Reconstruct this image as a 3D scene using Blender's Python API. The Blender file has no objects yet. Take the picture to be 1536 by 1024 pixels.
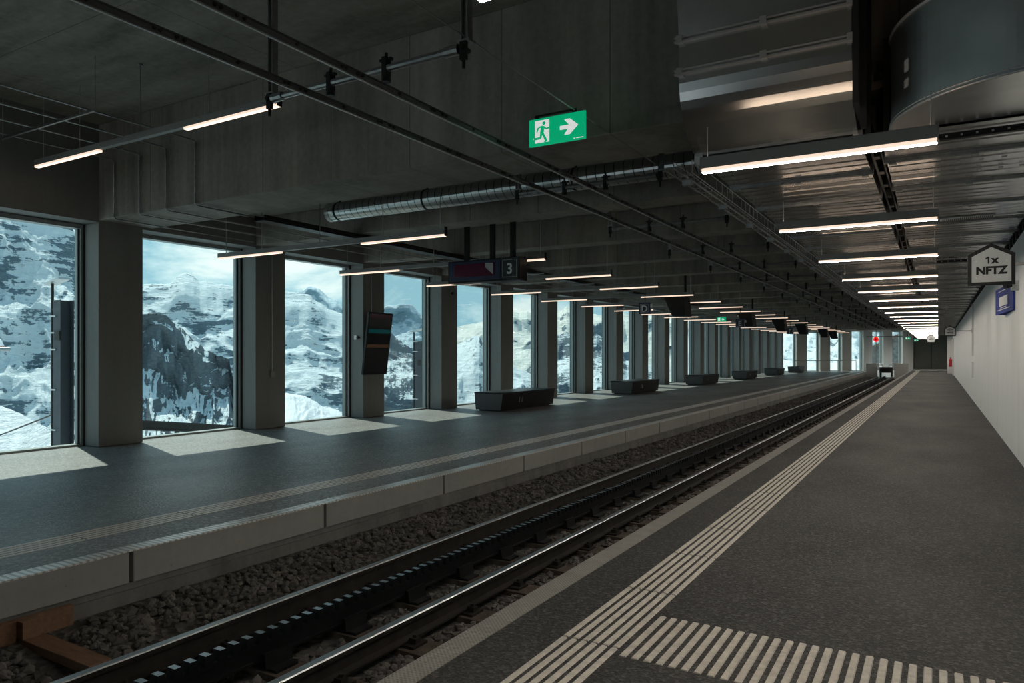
import bpy, math, random
import numpy as np
from mathutils import Vector

random.seed(7)
S = bpy.context.scene
COL = S.collection
PI = math.pi
TH = math.atan(639 / 1076)
SN, CS = math.sin(TH), math.cos(TH)
F, HZ, EYE = 1076.0, 531.0, 1.5
ORD = ("first second third fourth fifth sixth seventh eighth ninth tenth eleventh twelfth thirteenth fourteenth fifteenth "
       "sixteenth seventeenth eighteenth nineteenth twentieth twenty-first twenty-second twenty-third twenty-fourth twenty-fifth "
       "twenty-sixth twenty-seventh twenty-eighth").split()

# ------------------------------------------------------------------ materials
def rgb(r, g, b):
    f = lambda c: (c / 255 / 12.92) if c / 255 <= 0.04045 else ((c / 255 + 0.055) / 1.055) ** 2.4
    return (f(r), f(g), f(b), 1)

class NT:
    def __init__(s, name):
        s.m = bpy.data.materials.new(name); s.m.use_nodes = True
        s.t = s.m.node_tree; s.n = s.t.nodes; s.n.clear()
        s.out = s.n.new('ShaderNodeOutputMaterial')
    def add(s, typ, **kw):
        n = s.n.new('ShaderNode' + typ)
        for k, v in kw.items(): setattr(n, k, v)
        return n
    def link(s, a, b): s.t.links.new(a, b)
    def val(s, sock, v):
        if hasattr(v, 'is_linked'): s.link(v, sock)
        else: sock.default_value = v
    def coord(s, scale=(1, 1, 1), loc=(0, 0, 0), rot=(0, 0, 0)):
        g = s.add('NewGeometry'); mp = s.add('Mapping')
        s.link(g.outputs['Position'], mp.inputs[0])
        mp.inputs['Scale'].default_value = scale; mp.inputs['Location'].default_value = loc; mp.inputs['Rotation'].default_value = rot
        return mp.outputs[0]
    def noise(s, vec, scale, detail=4, rough=.55, dist=0):
        n = s.add('TexNoise'); s.link(vec, n.inputs['Vector'])
        n.inputs['Scale'].default_value = scale; n.inputs['Detail'].default_value = detail
        n.inputs['Roughness'].default_value = rough; n.inputs['Distortion'].default_value = dist
        return n.outputs['Fac']
    def ramp(s, fac, stops):
        r = s.add('ValToRGB'); s.link(fac, r.inputs[0]); e = r.color_ramp.elements
        while len(e) < len(stops): e.new(.5)
        for i, (p, c) in enumerate(stops):
            e[i].position = p; e[i].color = c if len(c) == 4 else (*c, 1)
        return r.outputs[0]
    def math(s, op, a, b=None, clamp=False):
        n = s.add('Math', operation=op, use_clamp=clamp); s.val(n.inputs[0], a)
        if b is not None: s.val(n.inputs[1], b)
        return n.outputs[0]
    def mix(s, fac, a, b, blend='MIX'):
        n = s.add('MixRGB', blend_type=blend); s.val(n.inputs[0], fac); s.val(n.inputs[1], a); s.val(n.inputs[2], b)
        return n.outputs[0]
    def sep(s, vec):
        n = s.add('SeparateXYZ'); s.link(vec, n.inputs[0]); return n.outputs
    def bump(s, h, strength=.3, dist=.01):
        b = s.add('Bump'); s.link(h, b.inputs['Height']); b.inputs['Strength'].default_value = strength; b.inputs['Distance'].default_value = dist
        return b.outputs[0]
    def bsdf(s, color, rough=.6, metal=0, normal=None, spec=None, emit=None, estr=0, aniso=None):
        p = s.add('BsdfPrincipled')
        s.val(p.inputs['Base Color'], color); s.val(p.inputs['Roughness'], rough); s.val(p.inputs['Metallic'], metal)
        if normal is not None: s.link(normal, p.inputs['Normal'])
        if spec is not None: p.inputs['Specular IOR Level'].default_value = spec
        if emit is not None: p.inputs['Emission Color'].default_value = emit; p.inputs['Emission Strength'].default_value = estr
        if aniso is not None: p.inputs['Anisotropic'].default_value = aniso
        s.link(p.outputs[0], s.out.inputs[0]); return p

def plain(name, c, rough=.5, metal=0, spec=None, emit=None, estr=0, vary=.12, scale=6):
    t = NT(name); v = t.coord()
    n = t.noise(v, scale, 3)
    k = t.ramp(n, [(.3, tuple(x * (1 - vary) for x in c[:3])), (.7, tuple(min(1, x * (1 + vary)) for x in c[:3]))])
    t.bsdf(k, rough, metal, spec=spec, emit=emit, estr=estr)
    return t.m

def concrete(name, dark, light, board=0.0, bump=.15, streak=(1, 1, .25), joint=None, rough=.75):
    t = NT(name); v = t.coord(streak)
    a = t.noise(v, 1.3, 6, .6); b = t.noise(t.coord(), 14, 4, .6); c = t.noise(t.coord((1, 1, .06)), 7, 3)
    m = t.math('ADD', t.math('MULTIPLY', a, .6), t.math('ADD', t.math('MULTIPLY', b, .2), t.math('MULTIPLY', c, .2)))
    col = t.ramp(m, [(.33, dark), (.67, light)])
    if joint:                                             # formwork panel joints: (axis, period, phase)
        x = t.sep(t.coord())
        for ax, per, ph in joint:
            f = t.math('FRACT', t.math('ADD', t.math('DIVIDE', x[ax], per), ph))
            g = t.math('LESS_THAN', f, .012 / per)
            col = t.mix(t.math('MULTIPLY', g, .6), col, (*[q * .35 for q in dark[:3]], 1))
    pores = t.noise(t.coord(), 38, 2, .5)
    col = t.mix(t.math('MULTIPLY', t.math('GREATER_THAN', pores, .735), .5), col, (*[q * .4 for q in dark[:3]], 1))
    t.bsdf(col, rough, 0, t.bump(b, bump, .02), spec=.35)
    return t.m

def asphalt(name, dark, light, rough, fine=120, spec=.5):
    t = NT(name)
    a = t.noise(t.coord((1, .5, 1)), .7, 5, .6); b = t.noise(t.coord(), fine, 2, .7); v = t.add('TexVoronoi')
    t.link(t.coord(), v.inputs['Vector']); v.inputs['Scale'].default_value = fine * .75
    sp = t.math('MULTIPLY', t.math('POWER', v.outputs['Color'], 3.0), 1.0)
    m = t.math('ADD', t.math('ADD', t.math('MULTIPLY', a, .34), t.math('MULTIPLY', b, .42)), t.math('MULTIPLY', sp, .42))
    col = t.ramp(m, [(.25, dark), (.75, light)])
    h = t.math('ADD', t.math('MULTIPLY', v.outputs['Distance'], .8), t.math('MULTIPLY', b, .6))
    r = t.math('ADD', t.math('MULTIPLY', a, -.22), rough + .11)
    t.bsdf(col, r, 0, t.bump(h, .55, .006), spec=spec)
    return t.m

M = {}
M['ceil'] = concrete('ceiling_concrete', (.14, .132, .113), (.36, .34, .295), streak=(.5, 2.2, 1), joint=[(1, 2.6, .3), (0, 3.4, .1)])
M['beam'] = concrete('beam_concrete', (.13, .12, .104), (.33, .308, .268), streak=(1.6, 1, .18), joint=[(0, 1.25, .22)])
M['column'] = concrete('column_concrete', (.185, .187, .178), (.25, .252, .24), streak=(1, 1, .3), bump=.06)
M['slab'] = concrete('platform_edge_concrete', (.27, .27, .255), (.36, .36, .34), streak=(1, .6, 1.2), bump=.08)
M['base'] = concrete('wet_concrete', (.10, .098, .09), (.23, .228, .215), streak=(1, 1.8, .5), bump=.3)
M['parapet'] = concrete('parapet_concrete', (.50, .50, .47), (.64, .64, .60))
M['asphalt_near'] = asphalt('dark_asphalt', (.006, .006, .006), (.10, .098, .094), .74, 85, .28)
M['asphalt_far'] = asphalt('glare_lightened_asphalt', (.055, .053, .05), (.48, .47, .445), .46, 70)  # window glare on this floor is put into the lighter colour
M['tactile'] = plain('cream_tactile_paint', (.50, .47, .41, 1), .7, vary=.18, scale=22)
M['strip_far'] = plain('glare_paled_strip', (.86, .87, .84, 1), .28, vary=.1, scale=30)  # grazing sky reflection on the window-side line put into the pale colour
M['steel_dark'] = plain('dark_rail_steel', (.03, .026, .023, 1), .55, .35, vary=.4, scale=9)
M['steel_black'] = plain('greased_black_steel', (.012, .013, .015, 1), .42, .4, vary=.3, scale=9)
M['steel_shine'] = plain('polished_rail_head', (.42, .44, .45, 1), .34, 1, vary=.08, scale=40)
M['tooth'] = plain('worn_rack_tooth_tops', (.34, .37, .40, 1), .3, 1, vary=.25, scale=60)
M['sleeper'] = plain('dark_oiled_timber', (.075, .058, .045, 1), .8, vary=.4, scale=14)
M['galv'] = plain('galvanised_steel', (.33, .34, .34, 1), .38, .9, vary=.15, scale=20)
M['lampbody'] = plain('grey_lamp_housing', (.25, .25, .24, 1), .5, .1, vary=.04)
M['railgrey'] = plain('grey_conductor_rail', (.10, .105, .105, 1), .45, .3, vary=.15)
M['black'] = plain('matt_black_steel', (.012, .013, .013, 1), .5, 0, spec=.25, vary=.15)
M['darkgap'] = plain('dark_cable_tray_steel', (.03, .031, .033, 1), .5, .4, vary=.2)
M['frame'] = plain('grey_window_aluminium', (.30, .32, .31, 1), .4, .3, vary=.05)
M['gasket'] = plain('black_rubber_gasket', (.015, .016, .017, 1), .6, vary=.1)
M['signgrey'] = plain('pale_grey_sign_face', (.42, .435, .43, 1), .5, vary=.04)
M['white'] = plain('white_paint', (.78, .78, .76, 1), .5, vary=.03)
M['navy'] = plain('navy_sign_face', (.012, .022, .075, 1), .3, vary=.1)
M['blue'] = plain('blue_sign_face', (.03, .05, .26, 1), .7, spec=.15, vary=.2)
M['door'] = plain('grey_door_paint', (.36, .38, .365, 1), .5, vary=.05)
M['red'] = plain('red_enamel', (.55, .02, .025, 1), .35, vary=.08)
M['redlamp'] = plain('lit_red_signal', (.8, .02, .02, 1), .4, emit=(1, .03, .02, 1), estr=.7)
M['timber'] = None
M['screen'] = plain('dark_glass_screen', (.012, .014, .017, 1), .12, vary=.3, scale=1.2)
M['screen_grey'] = plain('grey_glass_panel', (.05, .06, .066, 1), .15, vary=.2, scale=5)
M['screen_slate'] = plain('slate_glass_screen', (.012, .016, .018, 1), .15, vary=.2, scale=3)
M['screen_red'] = plain('dim_maroon_screen', (.016, .005, .012, 1), .12, emit=(.12, .015, .05, 1), estr=.04)
M['screen_teal'] = plain('dim_teal_band', (.006, .022, .022, 1), .15, emit=(.0, .12, .12, 1), estr=.12)
M['screen_brown'] = plain('dim_brown_band', (.025, .015, .009, 1), .15, emit=(.12, .06, .03, 1), estr=.12)
M['bench'] = plain('anthracite_bench_panel', (.010, .0105, .0115, 1), .4, spec=.25, vary=.15)
M['bench_end_lit'] = plain('lit_tone_bench_end', (.085, .088, .093, 1), .5, vary=.1)  # light on the near end painted in, paler than the bench body
M['silver'] = plain('pale_steel', (.55, .56, .56, 1), .4, .6, vary=.06)
M['wire'] = plain('bright_wire', (.45, .46, .46, 1), .4, .7, vary=.1)
M['green'] = plain('lit_exit_green', (.0, .34, .16, 1), .4, emit=(.0, .36, .155, 1), estr=.57, vary=.02)
M['exitwhite'] = plain('lit_exit_white', (.8, .84, .82, 1), .4, emit=(.86, .88, .86, 1), estr=.45, vary=.02)
M['lamp'] = plain('lit_lamp_diffuser', (.9, .8, .7, 1), .5, emit=(1, .90, .79, 1), estr=76, vary=0)
M['lamp_side'] = plain('soft_lamp_side', (.9, .8, .7, 1), .5, emit=(1, .74, .58, 1), estr=.66, vary=0)
M['lamp_soft'] = plain('lit_soft_lamp_diffuser', (.9, .8, .7, 1), .5, emit=(1, .72, .54, 1), estr=1.3, vary=0)
M['uplight'] = plain('lamp_uplight', (.9, .8, .7, 1), .5, emit=(1, .74, .56, 1), estr=6.0, vary=0)
M['hut'] = plain('weathered_grey_boards', (.16, .15, .14, 1), .8, vary=.5, scale=2.5)
M['hutroof'] = plain('brown_roof_edge', (.22, .12, .10, 1), .7, vary=.3)
M['snowroof'] = plain('roof_snow', (.8, .83, .86, 1), .7, vary=.05)

def timber():
    t = NT('fresh_orange_timber'); n = t.noise(t.coord((2, 14, 14)), 3, 4, .6, .6)
    t.bsdf(t.ramp(n, [(.3, (.15, .082, .045)), (.7, (.24, .135, .078))]), .65); return t.m
M['timber'] = timber()

def wallpaint():
    t = NT('white_wall_panels'); x = t.sep(t.coord())
    n = t.noise(t.coord((1, 1.2, .08)), 2.2, 5, .6); k = t.noise(t.coord(), .9, 4, .6)
    col = t.ramp(t.math('ADD', t.math('MULTIPLY', n, .6), t.math('MULTIPLY', k, .4)), [(.3, (.80, .81, .79)), (.7, (.90, .905, .88))])
    f = t.math('FRACT', t.math('DIVIDE', x[1], 2.06))
    col = t.mix(t.math('MULTIPLY', t.math('LESS_THAN', f, .006), .6), col, (.25, .25, .24, 1))
    t.bsdf(col, .6, 0, t.bump(n, .05, .02)); return t.m
M['wall'] = wallpaint()

def duct(name, c, rough):
    t = NT(name); n = t.noise(t.coord((.5, 4, 4)), 1.0, 3, .5); k = t.noise(t.coord(), 3.2, 5, .65)
    col = t.ramp(k, [(.3, tuple(x * .82 for x in c)), (.7, c)])
    r = t.math('ADD', t.math('MULTIPLY', n, .14), rough - .07)
    t.bsdf(col, r, 1, t.bump(n, .012, .01)); return t.m
M['duct'] = duct('galvanised_duct_sheet', (.66, .67, .65), .23)
M['elbow'] = duct('bluish_duct_sheet', (.56, .63, .63), .40)

def glass():
    t = NT('clear_window_glass')
    tr = t.add('BsdfTransparent'); tr.inputs[0].default_value = (.88, .96, .955, 1)
    gl = t.add('BsdfGlossy'); gl.inputs['Roughness'].default_value = .02
    lw = t.add('LayerWeight'); lw.inputs[0].default_value = .25
    m = t.add('MixShader'); t.link(t.math('MULTIPLY', lw.outputs['Fresnel'], .16), m.inputs[0])
    t.link(tr.outputs[0], m.inputs[1]); t.link(gl.outputs[0], m.inputs[2]); t.link(m.outputs[0], t.out.inputs[0]); return t.m
M['glass'] = glass()

def spiral():
    t = NT('spiral_duct_sheet'); x = t.sep(t.coord())
    f = t.math('FRACT', t.math('DIVIDE', t.math('ADD', x[0], t.math('MULTIPLY', x[2], .12)), .13))
    seam = t.math('LESS_THAN', f, .09)
    t.bsdf(t.mix(seam, (.50, .53, .53, 1), (.05, .052, .052, 1)), .28, 1, t.bump(seam, .3, .01)); return t.m
M['spiral'] = spiral()

def studs():
    t = NT('studded_edge_strip'); x = t.sep(t.coord())
    a = t.math('SINE', t.math('MULTIPLY', x[0], 2 * PI / .026)); b = t.math('SINE', t.math('MULTIPLY', x[1], 2 * PI / .026))
    d = t.math('GREATER_THAN', t.math('MULTIPLY', a, b), .25)
    n = t.noise(t.coord(), 9, 4)
    col = t.mix(d, t.ramp(n, [(.3, (.23, .22, .20)), (.7, (.31, .30, .275))]), (.15, .145, .135, 1))
    t.bsdf(col, .6, 0, t.bump(d, .4, .004)); return t.m
M['studs'] = studs()

def ribs():
    t = NT('ribbed_edge_strip'); x = t.sep(t.coord())
    f = t.math('LESS_THAN', t.math('FRACT', t.math('DIVIDE', x[1], .05)), .42)
    t.bsdf(t.mix(f, (.82, .82, .79, 1), (.42, .42, .41, 1)), .32, 0, t.bump(f, .3, .004)); return t.m  # edge strip colour raised to carry the window glare
M['ribs'] = ribs()

def stone():
    t = NT('ballast_stone'); n = t.noise(t.coord(), 6, 4, .6)
    i = t.add('NewGeometry'); r = i.outputs['Random Per Island']
    col = t.ramp(r, [(0, (.055, .05, .046)), (.5, (.10, .094, .087)), (.85, (.15, .14, .13)), (1, (.20, .17, .14))])
    t.bsdf(t.mix(.5, col, t.ramp(n, [(.3, (.05, .046, .042)), (.7, (.15, .142, .132))])), .75); return t.m
M['stone'] = stone()

def gravel():
    t = NT('ballast_bed'); v = t.add('TexVoronoi'); t.link(t.coord(), v.inputs['Vector']); v.inputs['Scale'].default_value = 17
    col = t.ramp(v.outputs['Color'], [(0, (.03, .028, .026)), (1, (.12, .112, .10))])
    t.bsdf(col, .85, 0, t.bump(v.outputs['Distance'], 1, .04)); return t.m
M['gravel'] = gravel()

def snowrock(name, rock_a, rock_b, cover, band, sc, steep=.5, snow=(.80, .87, .89)):
    """cover: how much stays white; band: strength of the level rock strata; sc: noise scale per metre."""
    t = NT(name); g = t.add('NewGeometry'); z = t.sep(g.outputs['Normal'])[2]
    w = t.coord((sc, sc, sc))
    warp = t.add('TexNoise'); t.link(w, warp.inputs['Vector']); warp.inputs['Scale'].default_value = 1.2; warp.inputs['Detail'].default_value = 3
    big = t.noise(w, 1.1, 6, .6, .4)
    strat = t.noise(t.coord((sc * .9, sc * .9, sc * 7)), 1.5, 7, .68, .5)
    fine = t.noise(t.coord((sc * 6, sc * 6, sc * 14)), 1.5, 6, .7)
    m = t.math('ADD', t.math('MULTIPLY', big, 1.0), t.math('MULTIPLY', strat, band))
    m = t.math('ADD', m, t.math('MULTIPLY', fine, .8))
    m = t.math('ADD', m, t.math('MULTIPLY', t.math('SUBTRACT', .75, z), steep))
    m = t.math('SUBTRACT', m, (1.0 + band + .8) * .5)
    mask = t.ramp(t.math('ADD', m, .5), [(.5 + cover, (0, 0, 0)), (.5 + cover + .035, (1, 1, 1))])
    rock = t.ramp(fine, [(.35, rock_a), (.65, rock_b)])
    h = t.math('ADD', strat, t.math('MULTIPLY', fine, .5))
    t.bsdf(t.mix(mask, (*snow, 1), rock), .8, 0, t.bump(h, .7, .22 / sc), spec=.1)
    return t.m
M['m_flank'] = snowrock('snowy_rock_flank', (.13, .185, .225), (.22, .29, .335), .12, 1.3, 1 / 150, .4)  # mountain rocks lightened and blued: distance haze painted into their colours
M['m_mid'] = snowrock('banded_snow_mountain', (.14, .20, .245), (.225, .29, .325), .16, 1.5, 1 / 230, .5)
M['m_crag'] = snowrock('dark_rock_buttress', (.11, .15, .18), (.20, .245, .275), -.04, .7, 1 / 110, .5)
M['m_butt'] = snowrock('layered_rock_buttress', (.12, .155, .18), (.22, .245, .26), .17, .5, 1 / 110, 1.6)
M['m_far'] = snowrock('haze_tinted_peak', (.26, .40, .48), (.38, .53, .60), .08, .6, 1 / 420, .5, (.66, .78, .84))  # strongest haze tint, in both rock and snow colour
M['m_east'] = snowrock('sunny_snow_range', (.12, .19, .24), (.20, .27, .32), .22, .5, 1 / 330, .9, (.86, .86, .80))
M['m_near'] = snowrock('near_snow_slope', (.10, .12, .14), (.2, .22, .24), .36, .4, 1 / 14, .4, (.88, .90, .92))

# ------------------------------------------------------------------ mesh helper
WLOC = {}
class MB:
    def __init__(s): s.v, s.f, s.mi = [], [], []
    def face(s, pts, mi=0):
        b = len(s.v); s.v += [tuple(p) for p in pts]; s.f.append(tuple(range(b, b + len(pts)))); s.mi.append(mi)
    def mesh(s, vs, fs, mi=0):
        b = len(s.v); s.v += [tuple(p) for p in vs]
        for f in fs: s.f.append(tuple(b + i for i in f)); s.mi.append(mi)
        return s
    def box(s, x0, x1, y0, y1, z0, z1, mi=0, top=None):
        v = [(x0, y0, z0), (x1, y0, z0), (x1, y1, z0), (x0, y1, z0), (x0, y0, z1), (x1, y0, z1), (x1, y1, z1), (x0, y1, z1)]
        b = len(s.v); s.v += v
        for i, f in enumerate([(0, 3, 2, 1), (4, 5, 6, 7), (0, 1, 5, 4), (1, 2, 6, 5), (2, 3, 7, 6), (3, 0, 4, 7)]):
            s.f.append(tuple(b + k for k in f)); s.mi.append(top if (i == 1 and top is not None) else mi)
        return s
    def obox(s, c, ux, uy, uz, mi=0):
        """box at centre c with half-axis vectors"""
        c, ux, uy, uz = map(Vector, (c, ux, uy, uz))
        v = [c + a * ux + b_ * uy + d * uz for d in (-1, 1) for a, b_ in ((-1, -1), (1, -1), (1, 1), (-1, 1))]
        return s.mesh(v, [(0, 3, 2, 1), (4, 5, 6, 7), (0, 1, 5, 4), (1, 2, 6, 5), (2, 3, 7, 6), (3, 0, 4, 7)], mi)
    def prism(s, poly, o, u, v, w, mi=0, cap=None):
        """polygon (2-D) placed at o with axes u, v and extruded along w"""
        o, u, v, w = map(Vector, (o, u, v, w)); n = len(poly)
        A = [o + u * a + v * b for a, b in poly]; B = [p + w for p in A]
        b0 = len(s.v); s.v += [tuple(p) for p in A + B]
        s.f.append(tuple(b0 + i for i in reversed(range(n)))); s.mi.append(mi if cap is None else cap)
        s.f.append(tuple(b0 + n + i for i in range(n))); s.mi.append(mi if cap is None else cap)
        for i in range(n):
            j = (i + 1) % n; s.f.append((b0 + i, b0 + j, b0 + n + j, b0 + n + i)); s.mi.append(mi)
        return s
    def cyl(s, p, q, r, n=10, mi=0, r2=None):
        p, q = Vector(p), Vector(q); d = (q - p).normalized()
        a = d.orthogonal().normalized(); b = d.cross(a)
        r2 = r if r2 is None else r2
        ring = lambda c, R: [c + (a * math.cos(2 * PI * i / n) + b * math.sin(2 * PI * i / n)) * R for i in range(n)]
        fs = [(i, (i + 1) % n, n + (i + 1) % n, n + i) for i in range(n)] + [tuple(reversed(range(n))), tuple(range(n, 2 * n))]
        return s.mesh(ring(p, r) + ring(q, r2), fs, mi)
    def tube(s, pts, r, n=6, mi=0):
        pts = [Vector(p) for p in pts]; vs = []; prev = None
        for i, p in enumerate(pts):
            d = (pts[min(i + 1, len(pts) - 1)] - pts[max(i - 1, 0)]).normalized()
            a = d.orthogonal().normalized() if prev is None else (prev - d * prev.dot(d)).normalized()
            prev = a; b = d.cross(a)
            vs += [p + (a * math.cos(2 * PI * k / n) + b * math.sin(2 * PI * k / n)) * r for k in range(n)]
        fs = []
        for i in range(len(pts) - 1):
            for k in range(n): fs.append((i * n + k, i * n + (k + 1) % n, (i + 1) * n + (k + 1) % n, (i + 1) * n + k))
        fs += [tuple(reversed(range(n))), tuple(range((len(pts) - 1) * n, len(pts) * n))]
        return s.mesh(vs, fs, mi)
    def build(s, name, mats, parent=None, smooth=False, bevel=0):
        off = WLOC[parent.name] if parent else Vector((0, 0, 0))
        me = bpy.data.meshes.new(name)
        me.from_pydata([(p[0] - off.x, p[1] - off.y, p[2] - off.z) for p in s.v], [], s.f)
        for m in (mats if isinstance(mats, (list, tuple)) else [mats]): me.materials.append(M[m] if isinstance(m, str) else m)
        me.polygons.foreach_set('material_index', s.mi)
        if smooth: me.polygons.foreach_set('use_smooth', [True] * len(s.f))
        me.update()
        o = bpy.data.objects.new(name, me); COL.objects.link(o)
        if parent: o.parent = parent
        WLOC[o.name] = off
        if bevel:
            b = o.modifiers.new('edge', 'BEVEL'); b.width = bevel; b.segments = 2; b.limit_method = 'ANGLE'
        if smooth and smooth != True:
            pass
        return o

def tag(o, label=None, cat=None, group=None, kind=None):
    for k, v in (('label', label), ('category', cat), ('group', group), ('kind', kind)):
        if v: o[k] = v
    return o

def thing(name, label, cat, loc, group=None, kind=None):
    o = bpy.data.objects.new(name, None); COL.objects.link(o); o.location = loc
    o.empty_display_size = .2
    WLOC[o.name] = Vector(loc)
    return tag(o, label, cat, group, kind)

def copy_tree(o, loc, label=None, parent=None):
    c = o.copy(); COL.objects.link(c); WLOC[c.name] = Vector(loc)
    c.location = loc if parent is None else o.location
    if parent is not None: c.parent = parent
    if label: c['label'] = label
    for ch in list(o.children): copy_tree(ch, loc, None, c)
    return c

def text_mesh(txt, size, depth=.001, bold=0.0, align='CENTER'):
    cu = bpy.data.curves.new('txt', 'FONT'); cu.body = txt; cu.size = size; cu.extrude = depth; cu.offset = bold
    cu.align_x = align; cu.align_y = 'CENTER'; cu.resolution_u = 4; cu.space_line = .9
    o = bpy.data.objects.new('txt', cu); COL.objects.link(o)
    bpy.context.view_layer.update()
    me = bpy.data.meshes.new_from_object(o.evaluated_get(bpy.context.evaluated_depsgraph_get()))
    vs = [v.co.copy() for v in me.vertices]; fs = [tuple(p.vertices) for p in me.polygons]
    bpy.data.objects.remove(o); bpy.data.curves.remove(cu); bpy.data.meshes.remove(me)
    return vs, fs

def lettering(txt, size, o, u, v, depth=.001, bold=0, mat='black', parent=None, name='lettering'):
    vs, fs = text_mesh(txt, size, depth, bold); o, u, v = Vector(o), Vector(u), Vector(v); w = u.cross(v)
    mb = MB(); mb.mesh([o + u * p.x + v * p.y + w * p.z for p in vs], fs)
    return mb.build(name, mat, parent)

def floor_x(z, yfun=None): ...

# ------------------------------------------------------------------ constants of the hall
P = 3.1                     # bay
C0 = 6.55                   # first column near face
XI, XG = -11.65, -12.16     # inner face of the columns, glass line
XW = .98                    # wall beside the platform
ZB, ZC, ZH = 3.66, 4.20, 5.20
YB, YE = -9.0, 82.0
EA, EB = Vector((-11.65, 66.0, 0)), Vector((-2.05, 77.3, 0))     # slanting end wall
ED = (EB - EA).normalized(); EN = Vector((-ED.y, ED.x, 0))       # EN points outwards
def end_at(u):
    """point of the end wall seen along image column u"""
    d = Vector((-SN * F + CS * (u - 768), CS * F + SN * (u - 768), 0))
    a = np.array([[d.x, -ED.x], [d.y, -ED.y]]); t = np.linalg.solve(a, np.array([EA.x, EA.y]))
    return float(t[1])
def end_y(x): return EA.y + (x - EA.x) * ED.y / ED.x

# ------------------------------------------------------------------ setting: floors, walls, ceiling
def poly_slab(name, pts, z0, z1, mat):
    mb = MB(); mb.prism([(p[0], p[1]) for p in pts], (0, 0, z0), (1, 0, 0), (0, 1, 0), (0, 0, z1 - z0)); return mb.build(name, mat)

tag(poly_slab('floor_right', [(-2.05, YB), (XW, YB), (XW, YE), (-2.05, YE)], -.30, 0, 'asphalt_near'),
    'dark asphalt platform floor beside the white wall', 'floor', kind='structure')
tag(poly_slab('floor_left', [(-12.35, YB), (-5.47, YB), (-5.47, end_y(-5.47)), (-11.65, 66.0), (-12.35, 66)], -.30, -.004, 'asphalt_far'),
    'glare-lightened grey asphalt platform floor along the windows', 'floor', kind='structure')
mb = MB(); mb.box(-2.2, -2.05, YB, 71.5, -.30, .004); tag(mb.build('trim_1', 'studs'), 'studded grey edging strip of the platform beside the wall', 'platform edge', kind='structure')
mb = MB(); mb.box(-2.16, -2.05, YB, 71.5, -1.0, -.30); tag(mb.build('wall_platform_right', 'base'), 'dark concrete footing under the platform beside the wall', 'platform wall', kind='structure')
# concrete edge units of the window-side platform, one every 2.02 m
y = 3.24 - 7 * 2.02; k = 0
edge = None
while y < 70:
    y1 = min(y + 2.0, end_y(-5.4))
    mb = MB(); mb.box(-5.47, -5.31, y + .012, y1, -.25, -.012); o = mb.build('platform_edge_unit', 'slab', bevel=.008)
    tag(o, 'grey concrete edge unit facing the track under the window-side platform', 'platform edge', 'concrete edge units in a row', kind='structure')
    y += 2.02
mb = MB(); mb.box(-5.465, -5.312, YB, 70, -.012, 0); tag(mb.build('trim_2', 'ribs'), 'pale ribbed edging strip of the window-side platform', 'platform edge', kind='structure')
mb = MB(); mb.box(-5.48, -5.31, YB, 72, -.9, -.30)
mb.box(-5.45, -5.33, YB, 72, -.30, -.25)
tag(mb.build('wall_platform_left', 'base'), 'stained damp concrete footing below the edge units', 'platform wall', kind='structure')

# wall beside the platform with its dark head
mb = MB(); mb.box(XW, XW + .25, YB, YE, -.3, 3.14); tag(mb.build('wall_right', 'wall'), 'long white panelled wall beside the platform', 'wall', kind='structure')
mb = MB(); mb.box(XW + .25, XW + .40, YB, YE, 0, ZH); tag(mb.build('wall_right_head', 'darkgap'), 'dark recess wall above the white wall', 'wall', kind='structure')
# ceilings
mb = MB(); mb.box(-12.35, XW + .4, YB, C0 + .05, ZH, ZH + .25); tag(mb.build('ceiling', 'ceil'), 'high concrete ceiling over the near end of the hall', 'ceiling', kind='structure')
tag(poly_slab('ceiling', [(-12.35, C0 + .8), (XW + .4, C0 + .8), (XW + .4, YE), (-2.05, YE), (-2.05, 77.4), (-11.65, 66.2), (-12.35, 66.2)], ZC, ZC + .25, 'ceil'),
    'lower concrete ceiling above the beams of the long hall', 'ceiling', kind='structure')
# beams
for k in range(25):
    y0 = C0 + P * k; w = .92 if k == 0 else .45
    x0 = XI if y0 < 65.9 else max(XI, EA.x + (y0 + w - EA.y) * ED.x / ED.y + .1)
    if y0 > YE - 1: break
    mb = MB(); mb.box(x0, XW + .25, y0, y0 + w, ZB, ZH if k == 0 else ZC)
    lab = 'deep concrete beam under the step between high and low ceiling' if k == 0 else f'{ORD[k]} concrete ceiling beam from the camera crossing above the track'
    tag(mb.build('ceiling_beam', 'beam', bevel=.012), lab, 'beam', 'ceiling beams', 'structure')
mb = MB(); mb.box(-12.35, XW + .4, YB - .2, YB, ZB, ZH); mb.box(-6.0, XW + .4, YB - .2, YB, -1.0, ZB)
tag(mb.build('wall_reflection_shield', 'beam'), 'added concrete wall behind the camera, shielding the duct from sky reflections, open on the window side', 'wall', kind='structure')  # unseen wall added to keep bright sky out of the duct reflections
# facade: header over the windows, columns, windows, sills
mb = MB(); mb.box(-12.35, XI, YB, C0 + .1, 3.63, ZH); mb.box(-12.35, XI, C0 + .1, 66.2, 3.62, ZC)
tag(mb.build('wall_left', 'column'), 'dark concrete header running above the side windows', 'wall', kind='structure')
mb = MB(); mb.box(-12.45, -11.95, YB, 66, -.6, -.30); mb.box(-12.45, -12.35, YB, 66, -.30, 0)
tag(mb.build('baseboard_left', 'base'), 'concrete upstand under the side windows', 'base', kind='structure')

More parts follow.
